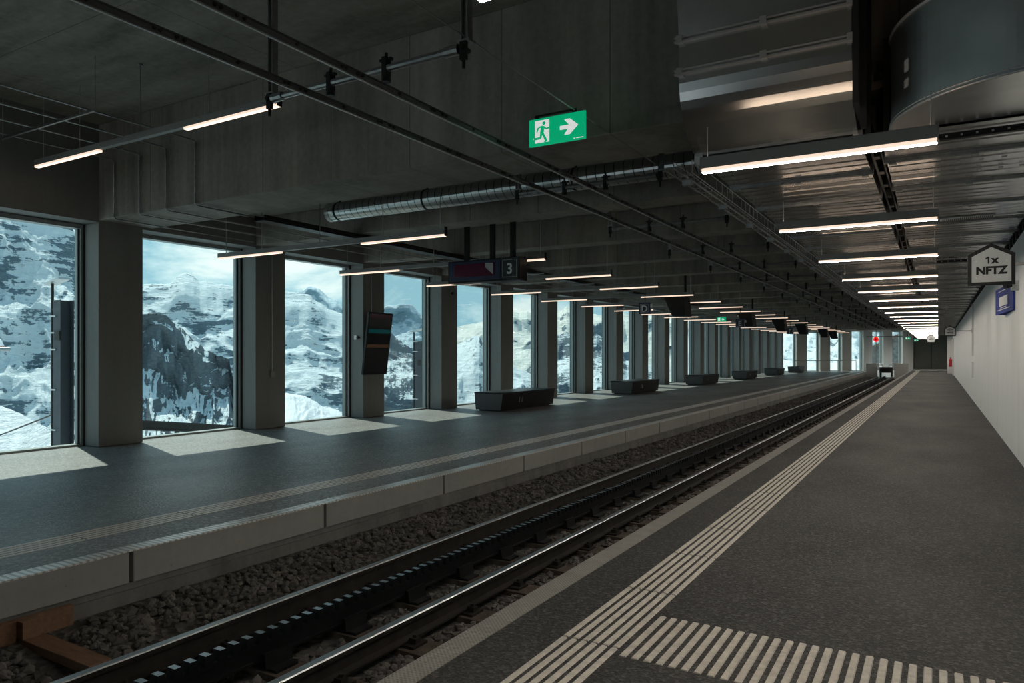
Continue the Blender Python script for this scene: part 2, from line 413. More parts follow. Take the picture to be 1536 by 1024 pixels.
def window(n, y0, y1, label):
    root = thing(f'window_{n}', label, 'window', (XG, (y0 + y1) / 2, 0), 'side windows', 'structure')
    fr = MB(); d0, d1 = -12.24, -12.06
    for a in (y0, y1 - .05): fr.box(d0, d1, a, a + .05, .0, 3.62)
    fr.box(d0, d1, y0 + .05, y1 - .05, 3.55, 3.62); fr.box(d0, d1, y0 + .05, y1 - .05, -.003, .03)
    fr.build('window_frame', 'frame', root)
    g = MB()
    for a in (y0 + .05, y1 - .075): g.box(-12.14, -12.10, a, a + .025, .03, 3.55)
    for a in (y0 - .0, y1 - .0): g.box(-12.06, -12.045, a - .012, a + .012, 0, 3.62)
    g.build('gasket', 'gasket', root)
    p = MB(); p.box(-12.185, -12.165, y0 + .05, y1 - .05, .03, 3.55); p.build('pane', 'glass', root)
    return root
ks = range(-5, 20)
for i, k in enumerate(ks):
    y0 = C0 + P * k
    mb = MB(); mb.box(-12.33, XI, y0, y0 + .75, 0, 3.63)
    lab = (f'{ORD[k]} broad concrete column from the camera along the window side' if k >= 0 else f'concrete column behind the camera, {ORD[-k - 1]} before the big one')
    o = mb.build('column', 'column', bevel=.012); tag(o, lab, 'column', 'columns between the side windows', 'structure')
    if k < 19:
        lab = (f'tall window between the {ORD[k]} and {ORD[k + 1]} column' if k >= 0 else
               'nearest tall window, in front of the first column' if k == -1 else f'tall window behind the camera, {ORD[-k - 1]} before the first column')
        window(i + 1, y0 + .76, y0 + P - .01, lab)

# end wall: piers from the glass edges read in the photograph
glass_u = [(1175.5, 1194.5), (1210, 1229.7), (1244.8, 1262.8), (1277, 1295), (1308, 1324.7), (1337.8, 1353.4)]
ss = [(end_at(a), end_at(b)) for a, b in glass_u]
def epts(s0, s1, d0, d1): return [tuple((EA + ED * a + EN * b).xy) for a, b in ((s0, d0), (s1, d0), (s1, d1), (s0, d1))]
prev = -.1
nw = len(ks)
for i, (a, b) in enumerate(ss):
    if i:
        tag(poly_slab('end_column', epts(prev, a, -.05, .45), -.3 if i < 4 else -.6, ZC, 'parapet'),
            f'{ORD[i - 1]} pale concrete pier of the slanting end wall from the window side', 'column', 'piers of the end wall', 'structure')
    zb = 0 if i < 4 else .7
    root = thing(f'window_{nw + i}', f'{ORD[i]} tall window of the slanting end wall from the window side', 'window', (EA + ED * (a + b) / 2), 'end windows', 'structure')
    fr = MB()
    for s0, s1, z0, z1 in ((a, a + .06, zb, 3.62), (b - .06, b, zb, 3.62), (a + .06, b - .06, 3.55, 3.62), (a + .06, b - .06, zb, zb + .05)):
        fr.prism(epts(s0, s1, .25, .40), (0, 0, z0), (1, 0, 0), (0, 1, 0), (0, 0, z1 - z0))
    fr.build('window_frame', 'frame', root)
    p = MB(); p.prism(epts(a + .06, b - .06, .31, .33), (0, 0, zb + .05), (1, 0, 0), (0, 1, 0), (0, 0, 3.5 - zb)); p.build('pane', 'glass', root)
    prev = b
tag(poly_slab('end_column', epts(prev, 14.83, -.05, .45), -.6, ZC, 'parapet'), 'broad concrete pier where the end wall meets the far passage', 'column', 'piers of the end wall', 'structure')
tag(poly_slab('wall_back', epts(-.1, 14.83, -.02, .45), 3.62, ZC + .1, 'parapet'), 'concrete band above the end windows', 'wall', kind='structure')
tag(poly_slab('floor_end', epts(-.1, 14.83, -.1, .45), -.6, -.01, 'parapet'), 'concrete threshold under the end windows', 'floor', kind='structure')
# passage wall and grey door leaves at the far end
mb = MB(); mb.box(-2.25, -2.05, 77.3, YE, -.1, ZC); tag(mb.build('wall_passage', 'parapet'), 'pale concrete wall of the far passage', 'wall', kind='structure')
mb = MB(); mb.box(-2.2, XW + .25, YE, YE + .2, -.1, ZC); tag(mb.build('wall_end', 'door'), 'grey wall closing the far passage', 'wall', kind='structure')
mb = MB(); mb.box(-2.05, XW, 76.2, 81.9, 0, .07); tag(mb.build('floor_step', 'strip_far'), 'pale low step before the grey end door', 'floor', kind='structure')
d = thing('door_1', 'large grey metal door closing the far end of the platform', 'door', (-.6, YE - .05, .07), kind='structure')
mb = MB(); mb.box(-1.95, -.62, YE - .08, YE - .02, .07, 2.95); mb.build('fixed_leaf', 'door', d, bevel=.01)
mb = MB(); mb.box(-.54, .82, YE - .09, YE - .02, .07, 2.95); lf = mb.build('door_leaf', 'door', d, bevel=.01)
mb = MB(); mb.box(-.62, -.54, YE - .06, YE - .02, .07, 2.98); mb.build('dark_joint', 'gasket', d)
mb = MB(); mb.box(-.14, -.10, YE - .16, YE - .09, 1.0, 1.16); mb.box(-.14, -.10, YE - .14, YE - .09, 1.55, 1.62); mb.build('handle', 'silver', lf)
mb = MB(); mb.box(.55, .78, 70.0, 76.5, 0, 3.1); mb.box(.78, XW, 70.0, 76.5, 2.5, 3.1)
# plaster return and door frame on the white wall near the end
d = thing('door_2', 'white framed side door in the long white wall', 'door', (XW - .03, 62, 0), kind='structure')
mb = MB(); mb.box(XW - .08, XW, 60.0, 60.2, 0, 2.6); mb.box(XW - .08, XW, 62.2, 62.4, 0, 2.6); mb.box(XW - .08, XW, 60.2, 62.2, 2.45, 2.6); mb.build('door_frame', 'white', d)
mb = MB(); mb.box(XW - .03, XW, 60.2, 62.2, 0, 2.45); lf = mb.build('door_leaf', 'signgrey', d)
mb = MB(); mb.box(XW - .10, XW - .03, 60.35, 60.4, 1.0, 1.15); mb.build('handle', 'silver', lf)
mb = MB(); mb.box(XW - .35, XW, 66.0, 67.2, 0, 3.1); tag(mb.build('trim_3', 'white'), 'white boxed pier projecting from the wall near the end', 'pier', kind='structure')
# parapet behind the track end
mb = MB(); mb.box(-5.31, -4.45, 68.5, 68.8, -.9, .72); mb.box(-3.25, -2.16, 69.9, 70.2, -.9, .72)
tag(mb.build('wall_parapet', 'parapet'), 'low concrete parapet behind the end of the track', 'wall', kind='structure')

# ------------------------------------------------------------------ tactile lines
def ribline(name, x0, x1, n, w, y0, y1, seg, z, lab, phase):
    mb = MB(); pitch = (x1 - x0 - w) / (n - 1); y = y0 + phase
    while y < y1:
        for i in range(n):
            a = x0 + i * pitch; e = .009
            mb.prism([(a, z), (a + e, z + .006), (a + w - e, z + .006), (a + w, z)], (0, y + .009, 0), (1, 0, 0), (0, 0, 1), (0, min(seg - .018, y1 - y), 0))
        y += seg
    return tag(mb.build(name, 'tactile' if x0 > -3 else 'strip_far'), lab, 'tactile paving')
ribline('tactile_guiding_line', -1.72, -1.40, 6, .036, -4, 76, .93, .0, 'long cream ribbed guiding line along the platform beside the wall', -.02)
ribline('tactile_guiding_line', -6.23, -5.93, 5, .032, -6, 66, 1.0, -.004, 'long ribbed guiding line with painted-in pale glare along the window-side platform', .24)
mb = MB()
for i in range(37):
    a = -1.365 + i * .0622
    if a > XW - .06: break
    mb.prism([(a, 0), (a + .004, .006), (a + .032, .006), (a + .036, 0)], (0, 3.34 + .0 * i, 0), (1, 0, 0), (0, 0, 1), (0, .62, 0))
tag(mb.build('tactile_attention_field', 'tactile'), 'cream striped attention field reaching from the guiding line to the wall', 'tactile paving')

# ------------------------------------------------------------------ track
XR1, XR2, XT, ZR = -3.24, -4.30, -3.77, -.36
def rail(x, lab):
    pr = [(-.062, -.15), (.062, -.15), (.062, -.138), (.012, -.125), (.009, -.045), (.033, -.036), (.033, -.008), (.026, 0), (-.026, 0), (-.033, -.008), (-.033, -.036), (-.009, -.045), (-.012, -.125), (-.062, -.138)]
    mb = MB(); mb.prism(pr, (x, -5, ZR), (1, 0, 0), (0, 0, 1), (0, 72.5, 0))
    for i in range(len(mb.f) - len(pr), len(mb.f)):
        if i - (len(mb.f) - len(pr)) in (6, 7, 8): mb.mi[i] = 1
    return tag(mb.build('running_rail', ['steel_dark', 'steel_shine']), lab, 'rail', 'running rails')
rail(XR1, 'running rail with shiny head, the one nearer the white wall'); rail(XR2, 'running rail with shiny head, the one nearer the windows')
mb = MB(); zt = ZR + .065
mb.box(XT - .022, XT + .022, -5, 67.4, zt - .16, zt - .06); mb.box(XT - .04, XT + .04, -5, 67.4, zt - .175, zt - .16); mb.box(XT - .033, XT + .033, -5, 67.4, zt - .09, zt - .062)
for i in range(715):
    y = -4.9 + i * .1007
    if y > 67.3: break
    mb.prism([(-.034, -.066), (.034, -.066), (.021, 0), (-.021, 0)], (XT - .033, y, zt), (0, 1, 0), (0, 0, 1), (.066, 0, 0))
    mb.mi[-2] = 1; n = len(mb.f)
    for j in range(n - 4, n):                        # the worn flat top of the tooth
        f = mb.f[j]; zz = [mb.v[q][2] for q in f]
        mb.mi[j] = 1 if min(zz) > zt - .001 else 0
    mb.mi[n - 6] = mb.mi[n - 5] = 0
tag(mb.build('rack_rail', ['steel_black', 'tooth']), 'toothed black rack rail running between the two running rails', 'rack rail')
SL = thing('railway_sleeper', 'dark timber sleeper crossing under the rails in the ballast', 'sleeper', (XT, 0, -.53), 'sleepers under the track')
mb = MB(); mb.box(XT - .98, XT + 1.02, -.12, .12, -.69, -.53); mb.build('timber', 'sleeper', SL)
for x, a in ((XR1, .1), (XR2, .1)):
    mb = MB(); mb.box(x - .15, x + .15, -.08, .08, -.53, -.512)
    for q in (-.1, .1): mb.box(x + q - .03, x + q + .03, -.03, .03, -.512, -.475); mb.cyl((x + q, 0, -.475), (x + q, 0, -.455), .016, 6)
    mb.build('rail_plate', 'steel_dark', SL)
mb = MB(); mb.box(XT - .16, XT + .16, -.09, .09, -.53, -.512)
mb.prism([(-.09, -.512), (.09, -.512), (.075, -.42), (.048, -.42), (.048, -.475), (-.048, -.475), (-.048, -.42), (-.075, -.42)], (XT, -.11, 0), (1, 0, 0), (0, 0, 1), (0, .22, 0))
mb.build('rack_chair', 'steel_black', SL)
SL.location = (XT, -3.6 + .36, -.53)
n = 0
for i in range(1, 98):
    copy_tree(SL, (XT, -3.24 + .72 * i, -.53))
# ballast bed
rs = np.random.RandomState(3)
def bed_z(x):
    return np.interp(x, [-5.35, -5.0, -4.6, -4.45, -3.1, -2.9, -2.1], [-.40, -.44, -.53, -.575, -.575, -.56, -.52])
mb = MB(); xs = np.linspace(-5.34, -2.12, 18)
mb2 = [(x, y, float(bed_z(x))) for y in (YB, 72) for x in xs]
mb.mesh(mb2, [(i, i + 1, 18 + i + 1, 18 + i) for i in range(17)])
tag(mb.build('ground_track_bed', 'gravel'), 'dark gravel bed of the track between the platforms', 'track bed', kind='structure')
def stones(n, y0, y1, smin, smax, lab, pw):
    t = (1 + 5 ** .5) / 2
    iv = np.array([(-1, t, 0), (1, t, 0), (-1, -t, 0), (1, -t, 0), (0, -1, t), (0, 1, t), (0, -1, -t), (0, 1, -t), (t, 0, -1), (t, 0, 1), (-t, 0, -1), (-t, 0, 1)]) / 1.902
    fc = np.array([(0, 11, 5), (0, 5, 1), (0, 1, 7), (0, 7, 10), (0, 10, 11), (1, 5, 9), (5, 11, 4), (11, 10, 2), (10, 7, 6), (7, 1, 8), (3, 9, 4), (3, 4, 2), (3, 2, 6), (3, 6, 8), (3, 8, 9), (4, 9, 5), (2, 4, 11), (6, 2, 10), (8, 6, 7), (9, 8, 1)])
    x = rs.uniform(-5.22, -2.27, n); yy = y0 + (y1 - y0) * rs.rand(n) ** pw; sz = rs.uniform(smin, smax, n)
    z = bed_z(x) + rs.uniform(-.01, .035, n)
    # keep the rails, the rack and the sleeper tops clear
    ok = (abs(x - XR1) > .075 + sz) & (abs(x - XR2) > .075 + sz) & (abs(x - XT) > .06 + sz)
    ph = (yy + 3.24 + .36) % .72 - .36; ok &= ~((abs(ph) < .12 + sz * 1.5) & (x > XT - .98 - sz * 1.3) & (x < XT + 1.02 + sz * 1.3))
    ok &= ~((x < -4.35) & (yy > 2.33) & (yy < 2.65)) & ~((x < -5.12) & (yy < 2.85))
    x, yy, sz, z = x[ok], yy[ok], sz[ok], z[ok]; n = len(x)
    V = iv[None] * (1 + rs.uniform(-.32, .25, (n, 12, 1))) * np.stack([rs.uniform(.8, 1.25, n), rs.uniform(.75, 1.2, n), rs.uniform(.55, .9, n)], 1)[:, None] * sz[:, None, None]
    a = rs.uniform(0, 2 * PI, n); b = rs.uniform(-.7, .7, n)
    ca, sa, cb, sb = np.cos(a)[:, None], np.sin(a)[:, None], np.cos(b)[:, None], np.sin(b)[:, None]
    X, Y, Z = V[..., 0], V[..., 1], V[..., 2]
    Y, Z = Y * cb - Z * sb, Y * sb + Z * cb; X, Y = X * ca - Y * sa, X * sa + Y * ca
    V = np.stack([X + x[:, None], Y + yy[:, None], Z + z[:, None]], -1).reshape(-1, 3)
    Fc = (fc[None] + 12 * np.arange(n)[:, None, None]).reshape(-1, 3)
    me = bpy.data.meshes.new('ballast'); me.from_pydata(V.tolist(), [], Fc.tolist()); me.materials.append(M['stone'])
    o = bpy.data.objects.new('ballast_gravel', me); COL.objects.link(o)
    return tag(o, lab, 'ballast', kind='stuff')
stones(17000, 1.3, 11, .022, .042, 'coarse dark ballast stones of the near stretch of track', 1.15)
stones(11000, 11.12, 40, .03, .055, 'dark ballast stones of the distant stretch of track', 1.5)

# timber props in the ballast at the near end
mb = MB(); mb.box(-5.31, -5.255, .6, 2.78, -.46, -.27); tag(mb.build('timber_board', 'timber', bevel=.004), 'orange timber board lying along the footing of the window-side platform', 'timber')
mb = MB(); mb.box(-5.25, -4.41, 2.42, 2.56, -.445, -.385); tag(mb.build('timber_beam', 'timber', bevel=.004), 'orange timber strut lying from the footing to the rail', 'timber')
mb = MB(); mb.box(-5.252, -5.17, 2.41, 2.53, -.383, -.265); tag(mb.build('timber_block', 'timber', bevel=.004), 'short orange timber block standing on the strut', 'timber')

# buffer stop at the end of the track
b = thing('buffer_stop', 'dark buffer stop closing the end of the track', 'buffer stop', (XT, 68.0, -.57))
mb = MB(); mb.box(XT - .5, XT + .5, 68.0, 68.3, -.05, .42); mb.build('cross_beam', 'steel_dark', b, bevel=.01)
for s in (-.42, .42):
    mb = MB(); mb.box(XT + s - .06, XT + s + .06, 68.0, 68.8, -.57, -.05); mb.build('post', 'steel_dark', b)
    mb = MB(); mb.tube([(XT + s - .18, 68.2, .42), (XT + s - .18, 68.2, .6), (XT + s + .18, 68.2, .6), (XT + s + .18, 68.2, .42)], .03); mb.build('yellow_hoop', 'tactile', b)
mb = MB(); mb.box(XT - .3, XT + .3, 67.96, 68.0, .05, .3); mb.build('buffer_plate', 'black', b)

# ------------------------------------------------------------------ ducts under the ceiling
XD0, XD1 = -1.86, -.55; XE0, XE1 = -.40, .94; ZD = 3.25
def beaded_bottom(mb, x0, x1, y0, y1, z):
    """underside of sheet duct sections: flat pans with pressed cross beads"""
    pts = []; y = y0
    while y < y1:
        for a, dz in ((0, 0), (.10, 0), (.125, -.007), (.15, 0), (.29, 0), (.315, -.007), (.34, 0), (.48, 0), (.505, -.007), (.53, 0)):
            pts.append((min(y + a, y1), z + dz))
        y += .62
    pts.append((y1, z)); n = len(pts)
    b = len(mb.v)
    for p in pts: mb.v += [(x0, p[0], p[1]), (x1, p[0], p[1])]
    for i in range(n - 1): mb.f.append((b + 2 * i, b + 2 * i + 2, b + 2 * i + 3, b + 2 * i + 1)); mb.mi.append(0)
def flange(parent, x0, x1, y, z0, z1, first=None):
    if first is not None:
        c = first.copy(); COL.objects.link(c); c.parent = parent; c.location = (0, y - first['y0'], 0); return c
    mb = MB()
    for yy in (y - .022, y + .006):
        mb.box(x0 - .02, x1 + .02, yy, yy + .016, z0 - .03, z0 + .002); mb.box(x0 - .024, x0 - .001, yy, yy + .016, z0, z1); mb.box(x1 + .001, x1 + .024, yy, yy + .016, z0, z1)
    for x in (x0 + .05, x1 - .05, (x0 + x1) / 2): mb.box(x - .03, x + .03, y - .03, y + .03, z0 - .045, z0 - .018)
    o = mb.build('flange', 'galv', parent); o['y0'] = y
    return o
d1 = thing('ventilation_duct', 'long rectangular metal duct above the strip lights, bending up at its near end', 'duct', (-1.2, 6.4, ZD), 'ventilation ducts')
mb = MB(); beaded_bottom(mb, XD0, XD1, 6.42, 77, ZD)
mb.face([(XD0, 6.42, ZD), (XD0, 77, ZD), (XD0, 77, ZD + .38), (XD0, 6.42, ZD + .38)]); mb.face([(XD1, 6.42, ZD), (XD1, 77, ZD), (XD1, 77, ZD + .38), (XD1, 6.42, ZD + .38)])
mb.face([(XD0, 6.42, ZD + .38), (XD0, 77, ZD + .38), (XD1, 77, ZD + .38), (XD1, 6.42, ZD + .38)])
mb.build('duct_body', 'duct', d1)
f1 = flange(d1, XD0, XD1, 7.66, ZD, ZD + .4)
for i in range(1, 56): flange(d1, 0, 0, 7.66 + 1.24 * i, 0, 0, f1)
# elbow: outer skin curving from horizontal to vertical, then a riser to the ceiling
pr = [(6.42, ZD + .02)]
R = .50
for i in range(13):
    a = PI / 2 * i / 12; pr.append((6.36 - R * math.sin(a), ZD + .02 + R * (1 - math.cos(a)) * 1.12))
yt = pr[-1][0]; pr += [(yt, 4.12), (yt - .05, 4.5), (yt - .16, 5.12)]
mb = MB(); n = len(pr)
inner = [(6.42, ZD + .40)] + [(6.46, ZD + .42 + .03 * i) for i in range(1, n - 3)] + []
for q in range(n - 1):
    (a, b_), (c, d_) = pr[q], pr[q + 1]
    mb.face([(XD0, a, b_), (XD1, a, b_), (XD1, c, d_), (XD0, c, d_)])
for x in (XD0, XD1): mb.face([(x, p[0], p[1]) for p in pr] + [(x, 6.46, 5.12), (x, 6.46, ZD + .4)])
el = mb.build('elbow', 'duct', d1)
mb = MB(); Z1, Z2 = 4.06, 4.42
def fl_h(mb, z, y):
    for dz in (-.022, .008): mb.box(XD0 - .03, XD1 + .03, y - .035, y + .0, z + dz, z + dz + .014)
    for x in (XD0 - .01, XD1 - .03, -1.2): mb.box(x, x + .05, y - .05, y, z - .03, z + .03)
def skin_y(z):
    for (a, b_), (c, d_) in zip(pr, pr[1:]):
        if min(b_, d_) <= z <= max(b_, d_) + 1e-6: return a + (c - a) * (z - b_) / (d_ - b_ + 1e-9)
for z in (3.84, 4.11, 4.6): fl_h(mb, z, skin_y(z))
mb.build('flange', 'silver', d1)
mb = MB()
for yy in (6.40, 6.45): mb.box(XD0 - .03, XD1 + .03, yy, yy + .018, ZD - .035, ZD + .01)
for x in (XD0 - .02, XD1 - .04): mb.box(x, x + .07, 6.38, 6.49, ZD - .06, ZD + .05)
mb.box(-1.22, -1.15, 6.38, 6.44, ZD - .05, ZD - .02)
mb.build('flange', 'silver', d1)
mb = MB(); mb.box(XD1 + .01, XD1 + .05, 5.80, 6.5, 3.34, 4.7); mb.box(XD1 + .05, XD1 + .09, 5.95, 6.02, 3.2, 5.2); mb.box(XD1 + .05, XD1 + .09, 6.35, 6.42, 3.2, 5.2); mb.build('ceiling_mount', 'darkgap', d1)

d2 = thing('ventilation_duct', 'metal duct next to the white wall, its near end curving sideways', 'duct', (.3, 6.3, ZD), 'ventilation ducts')
mb = MB(); beaded_bottom(mb, XE0, XE1, 6.45, 77, ZD)
mb.face([(XE0, 6.45, ZD), (XE0, 77, ZD), (XE0, 77, ZD + .38), (XE0, 6.45, ZD + .38)]); mb.face([(XE1, 6.45, ZD), (XE1, 77, ZD), (XE1, 77, ZD + .38), (XE1, 6.45, ZD + .38)])
mb.face([(XE0, 6.45, ZD + .38), (XE0, 77, ZD + .38), (XE1, 77, ZD + .38), (XE1, 6.45, ZD + .38)])
mb.build('duct_body', 'duct', d2)
f2 = flange(d2, XE0, XE1, 7.30, ZD, ZD + .4)
for i in range(1, 56): flange(d2, 0, 0, 7.30 + 1.24 * i, 0, 0, f2)
Rc, cx, cy = 1.02, .70, 6.38
arc = [(cx - Rc * math.cos(PI / 2 * i / 28), cy - Rc * math.sin(PI / 2 * i / 28)) for i in range(29)] + [(1.2, cy - Rc)]
mb = MB(); zt = ZD + .68
for (a, b_), (c, d_) in zip(arc, arc[1:]): mb.face([(a, b_, ZD), (c, d_, ZD), (c, d_, zt), (a, b_, zt)])
e2 = mb.build('elbow_wall', 'elbow', d2, smooth=True)
mb = MB(); mb.face([(p[0], p[1], ZD) for p in arc] + [(1.2, cy, ZD)]); mb.face([(p[0], p[1], zt) for p in arc] + [(1.2, cy, zt)]); mb.build('elbow_base', 'duct', d2)
mb = MB(); mb.tube([(p[0] - .004, p[1] - .006, ZD - .006) for p in arc], .009); mb.tube([(p[0] - .004, p[1] - .006, ZD + .018) for p in arc], .006); mb.tube([(p[0] - .004, p[1] - .006, zt) for p in arc], .012); mb.build('seam', 'silver', d2, smooth=True)
mb = MB(); mb.box(cx - Rc - .05, cx - Rc - .01, cy - .04, cy + .03, ZD - .02, zt + .05); mb.box(cx - Rc - .10, cx - Rc - .05, cy - .05, cy, ZD + .5, ZD + .56); mb.box(cx - Rc - .12, cx - Rc - .05, cy - .05, cy, ZD + .42, ZD + .47); mb.build('flange', 'black', d2)
mb = MB()
for i, (zz, h) in enumerate(((ZD + .28, .09), (ZD + .17, .06))):
    a0, a1 = PI / 2 * .30, PI / 2 * .34
    p, q = [(cx - (Rc + .003) * math.cos(t), cy - (Rc + .003) * math.sin(t)) for t in (a0, a1)]
    mb.face([(p[0], p[1], zz), (q[0], q[1], zz), (q[0], q[1], zz + h), (p[0], p[1], zz + h)])
mb.build('sticker', 'signgrey', d2)
for yc in (7.60, 8.02):
    for x in (.0, .16, .33, .5, .66):
        mb = MB(); mb.box(x - .02, x + .02, yc, yc + .03, ZD - .022, ZD - .012); mb.build('clip', 'silver', d2)
g = thing('vent_grille', 'white slotted ventilation grille set in the duct underside near the wall', 'vent grille', (.3, 10.9, ZD - .03))
mb = MB(); mb.box(0.02, .62, 10.72, 10.90, ZD - .022, ZD - .010); fr = mb.build('grille_frame', 'white', g)
mb = MB()
for i in range(26): mb.box(.05 + i * .0212, .06 + i * .0212, 10.735, 10.885, ZD - .026, ZD - .0221)
mb.build('slot', 'gasket', fr)
# channel supports crossing under the wall-side duct
for i, yy in enumerate((6.52, 15.3)):
    mb = MB(); mb.box(-.02, XW - .01, yy, yy + .05, ZD - .08, ZD - .034)
    t = thing('support_channel', ['black punched channel under the curved duct by the nearest strip light', 'black punched channel under the duct above the near house-shaped sign'][i], 'support rail', (.5, yy, ZD - .08))
    mb.build('rail', 'black', t)
    mb = MB()
    for q in range(9): mb.box(.05 + q * .1, .065 + q * .1, yy - .004, yy, ZD - .065, ZD - .05)
    mb.build('bolt', 'silver', t)
# gap between the ducts: dark tray with brackets, and the dark strip along the wall head
mb = MB(); mb.box(XD1 + .03, XD1 + .05, 6.6, 77, ZD + .05, ZD + .3); mb.box(XE0 - .045, XE0 - .03, 6.6, 77, ZD + .05, ZD + .3); mb.box(XD1 + .05, XE0 - .045, 6.6, 77, ZD + .28, ZD + .30)
y = 7.2
while y < 76: mb.box(XD1 + .055, XE0 - .05, y, y + .12, ZD + .02, ZD + .10); y += .62
tag(mb.build('ceiling_cable_tray', 'darkgap'), 'dark cable tray in the gap between the two metal ducts', 'cable tray')
mb = MB(); y = 6.0
while y < 80: mb.box(XW - .02, XW + .2, y, y + .16, 3.145, 3.26); y += .5
mb.box(XW + .02, XW + .24, YB, 81, 3.27, 3.33)
tag(mb.build('ceiling_bracket_strip', 'black'), 'row of black brackets along the top edge of the white wall', 'brackets')
# wire basket tray under the outer edge of the duct
mb = MB(); xa, xb, za, zb_ = -1.98, -1.82, 3.06, 3.17
for x, z in ((xa, zb_), (xb, zb_), (xa, za), (xb, za), ((xa + xb) / 2, za), (xa, (za + zb_) / 2)): mb.tube([(x, 6.1, z), (x, 77, z)], .0045, 5)
y = 6.1
while y < 40: mb.tube([(xa, y, zb_), (xa, y, za), (xb, y, za), (xb, y, zb_)], .004, 4); y += .2
bt = thing('cable_basket_tray', 'thin wire cable basket under the outer edge of the duct above the track edge', 'cable tray', (-1.9, 6.1, 3.1))
mb.build('wire_basket', 'wire', bt)
for i in range(20):
    mb = MB(); yy = 6.3 + 1.24 * i; mb.box(-1.97, -1.89, yy, yy + .05, za - .05, za - .006); mb.box(-1.86, -1.85, yy, yy + .02, zb_, ZD - .05); mb.build('mounting_clamp', 'galv', bt)

# ------------------------------------------------------------------ strip lights
def lamp_right():
    t = thing('strip_light', '', 'light', (-.77, 5.42, 2.87), 'strip lights under the ducts')
    mb = MB(); mb.box(-1.54, 0, 5.385, 5.455, 2.90, 2.985); mb.build('lamp_housing', 'lampbody', t, bevel=.004)
    mb = MB(); mb.box(-1.535, -.005, 5.392, 5.448, 2.872, 2.9); mb.mi[-6] = 1; mb.build('light_tube', ['lamp_side', 'lamp'], t)
    mb = MB(); mb.box(-1.50, -.03, 5.40, 5.44, 2.985, 2.99, 0, 1); mb.build('uplight_strip', ['lampbody', 'uplight'], t)
    for x in (-1.545, .003):
        mb = MB(); mb.box(x - .003, x + .003, 5.385, 5.455, 2.885, 2.99); mb.build('end_cap', 'lampbody', t)
    for x in (-1.50, -.04):
        mb = MB(); mb.cyl((x, 5.42, 2.985), (x, 5.42, 3.215), .004, 6); mb.build('hanging_wire', 'wire', t)
    return t
LR = lamp_right()
rows = [2.32 + P * i for i in range(24)]
LR.location = (-.77, rows[0], 2.87)
for i, yy in enumerate(rows):
    lab = f'{ORD[i]} short warm strip light from the camera in the row under the ducts'
    if i == 0: LR['label'] = lab
    else: copy_tree(LR, (-.77, yy, 2.87), lab)
def lamp_left(yy, z, zc, lab):
    t = thing('double_strip_light', lab, 'light', (-8.75, yy, z), 'double strip lights along the windows')
    mb = MB(); mb.box(-11.3, -6.2, yy - .035, yy + .035, z + .02, z + .10); mb.build('lamp_housing', 'lampbody', t, bevel=.004)
    for a, b_ in ((-11.29, -9.66), (-7.83, -6.21)):
        mb = MB(); mb.box(a, b_, yy - .03, yy + .03, z - .008, z + .0199); mb.mi[-6] = 1; mb.build('light_tube', ['lamp_side', 'lamp_soft'], t)
    mb = MB(); mb.box(-6.2, -6.193, yy - .036, yy + .036, z - .008, z + .13); mb.build('end_cap', 'black', t)
    for x in (-11.1, -10.15, -7.4, -6.3):
        mb = MB(); mb.cyl((x, yy, z + .10), (x, yy, zc), .006, 6); mb.build('hanging_rod', 'wire', t)
    mb = MB(); mb.cyl((-8.75, yy, z + .10), (-8.75, yy, zc), .006, 6); mb.cyl((-8.75, yy, zc - .02), (-8.75, yy, zc), .03, 8); mb.build('ceiling_mount', 'galv', t)
    return t
lamp_left(5.45, 4.22, ZH, 'high double strip light near the camera before the deep concrete beam')
L2 = lamp_left(8.54, 3.235, ZC, f'first low double strip light from the camera along the windows')
for i in range(1, 19):
    copy_tree(L2, (-8.75, 8.54 + P * i, 3.235), f'{ORD[i]} low double strip light from the camera along the windows')

# ------------------------------------------------------------------ overhead conductor rails on hanging frames
fy = [4.1] + [8.15 + P * i for i in range(19)]
for i, yy in enumerate(fy):
    zc = ZH if i == 0 else ZC
    t = thing('overhead_line_frame', f'{ORD[i]} hanging steel frame from the camera carrying the overhead conductor rails', 'hanging frame', (XT, yy, 3.55), 'frames for the overhead line')
    for x in (-4.74, -2.80):
        mb = MB()
        for q in (-.028, .022): mb.box(x + q, x + q + .006, yy - .03, yy + .03, 3.66, zc)
        mb.box(x - .022, x + .022, yy - .004, yy + .004, 3.66, zc); mb.box(x - .05, x + .05, yy - .045, yy + .045, 3.645, 3.66)
        mb.box(x - .09, x + .09, yy - .06, yy + .06, zc - .012, zc)
        po = mb.build('hanger_post', 'galv', t)
        mb = MB(); mb.box(x - .025, x + .025, yy - .05, yy - .02, 3.52, 3.645); mb.cyl((x, yy - .07, 3.60), (x, yy + .03, 3.60), .018, 8); mb.cyl((x, yy - .035, 3.46), (x, yy - .035, 3.52), .012, 6)
        mb.build('clamp', 'black', po)
    mb = MB(); mb.cyl((-4.70, yy - .035, 3.60), (-2.84, yy - .035, 3.60), .027, 10); mb.cyl((-4.70, yy - .035, 3.60), (-4.58, yy - .035, 3.60), .036, 10); mb.cyl((-2.96, yy - .035, 3.60), (-2.84, yy - .035, 3.60), .036, 10)
    cp = mb.build('cross_pipe', 'galv', t, smooth=False)
    for x in (-4.05, -3.49):
        mb = MB(); mb.box(x - .02, x + .02, yy - .065, yy - .005, 3.53, 3.68); mb.box(x - .055, x + .055, yy - .05, yy - .02, 3.655, 3.672); mb.cyl((x, yy - .035, 3.50), (x, yy - .035, 3.54), .035, 8); mb.cyl((x, yy - .035, 3.68), (x, yy - .035, 3.715), .012, 6)
        mb.build('insulator', 'black', t)
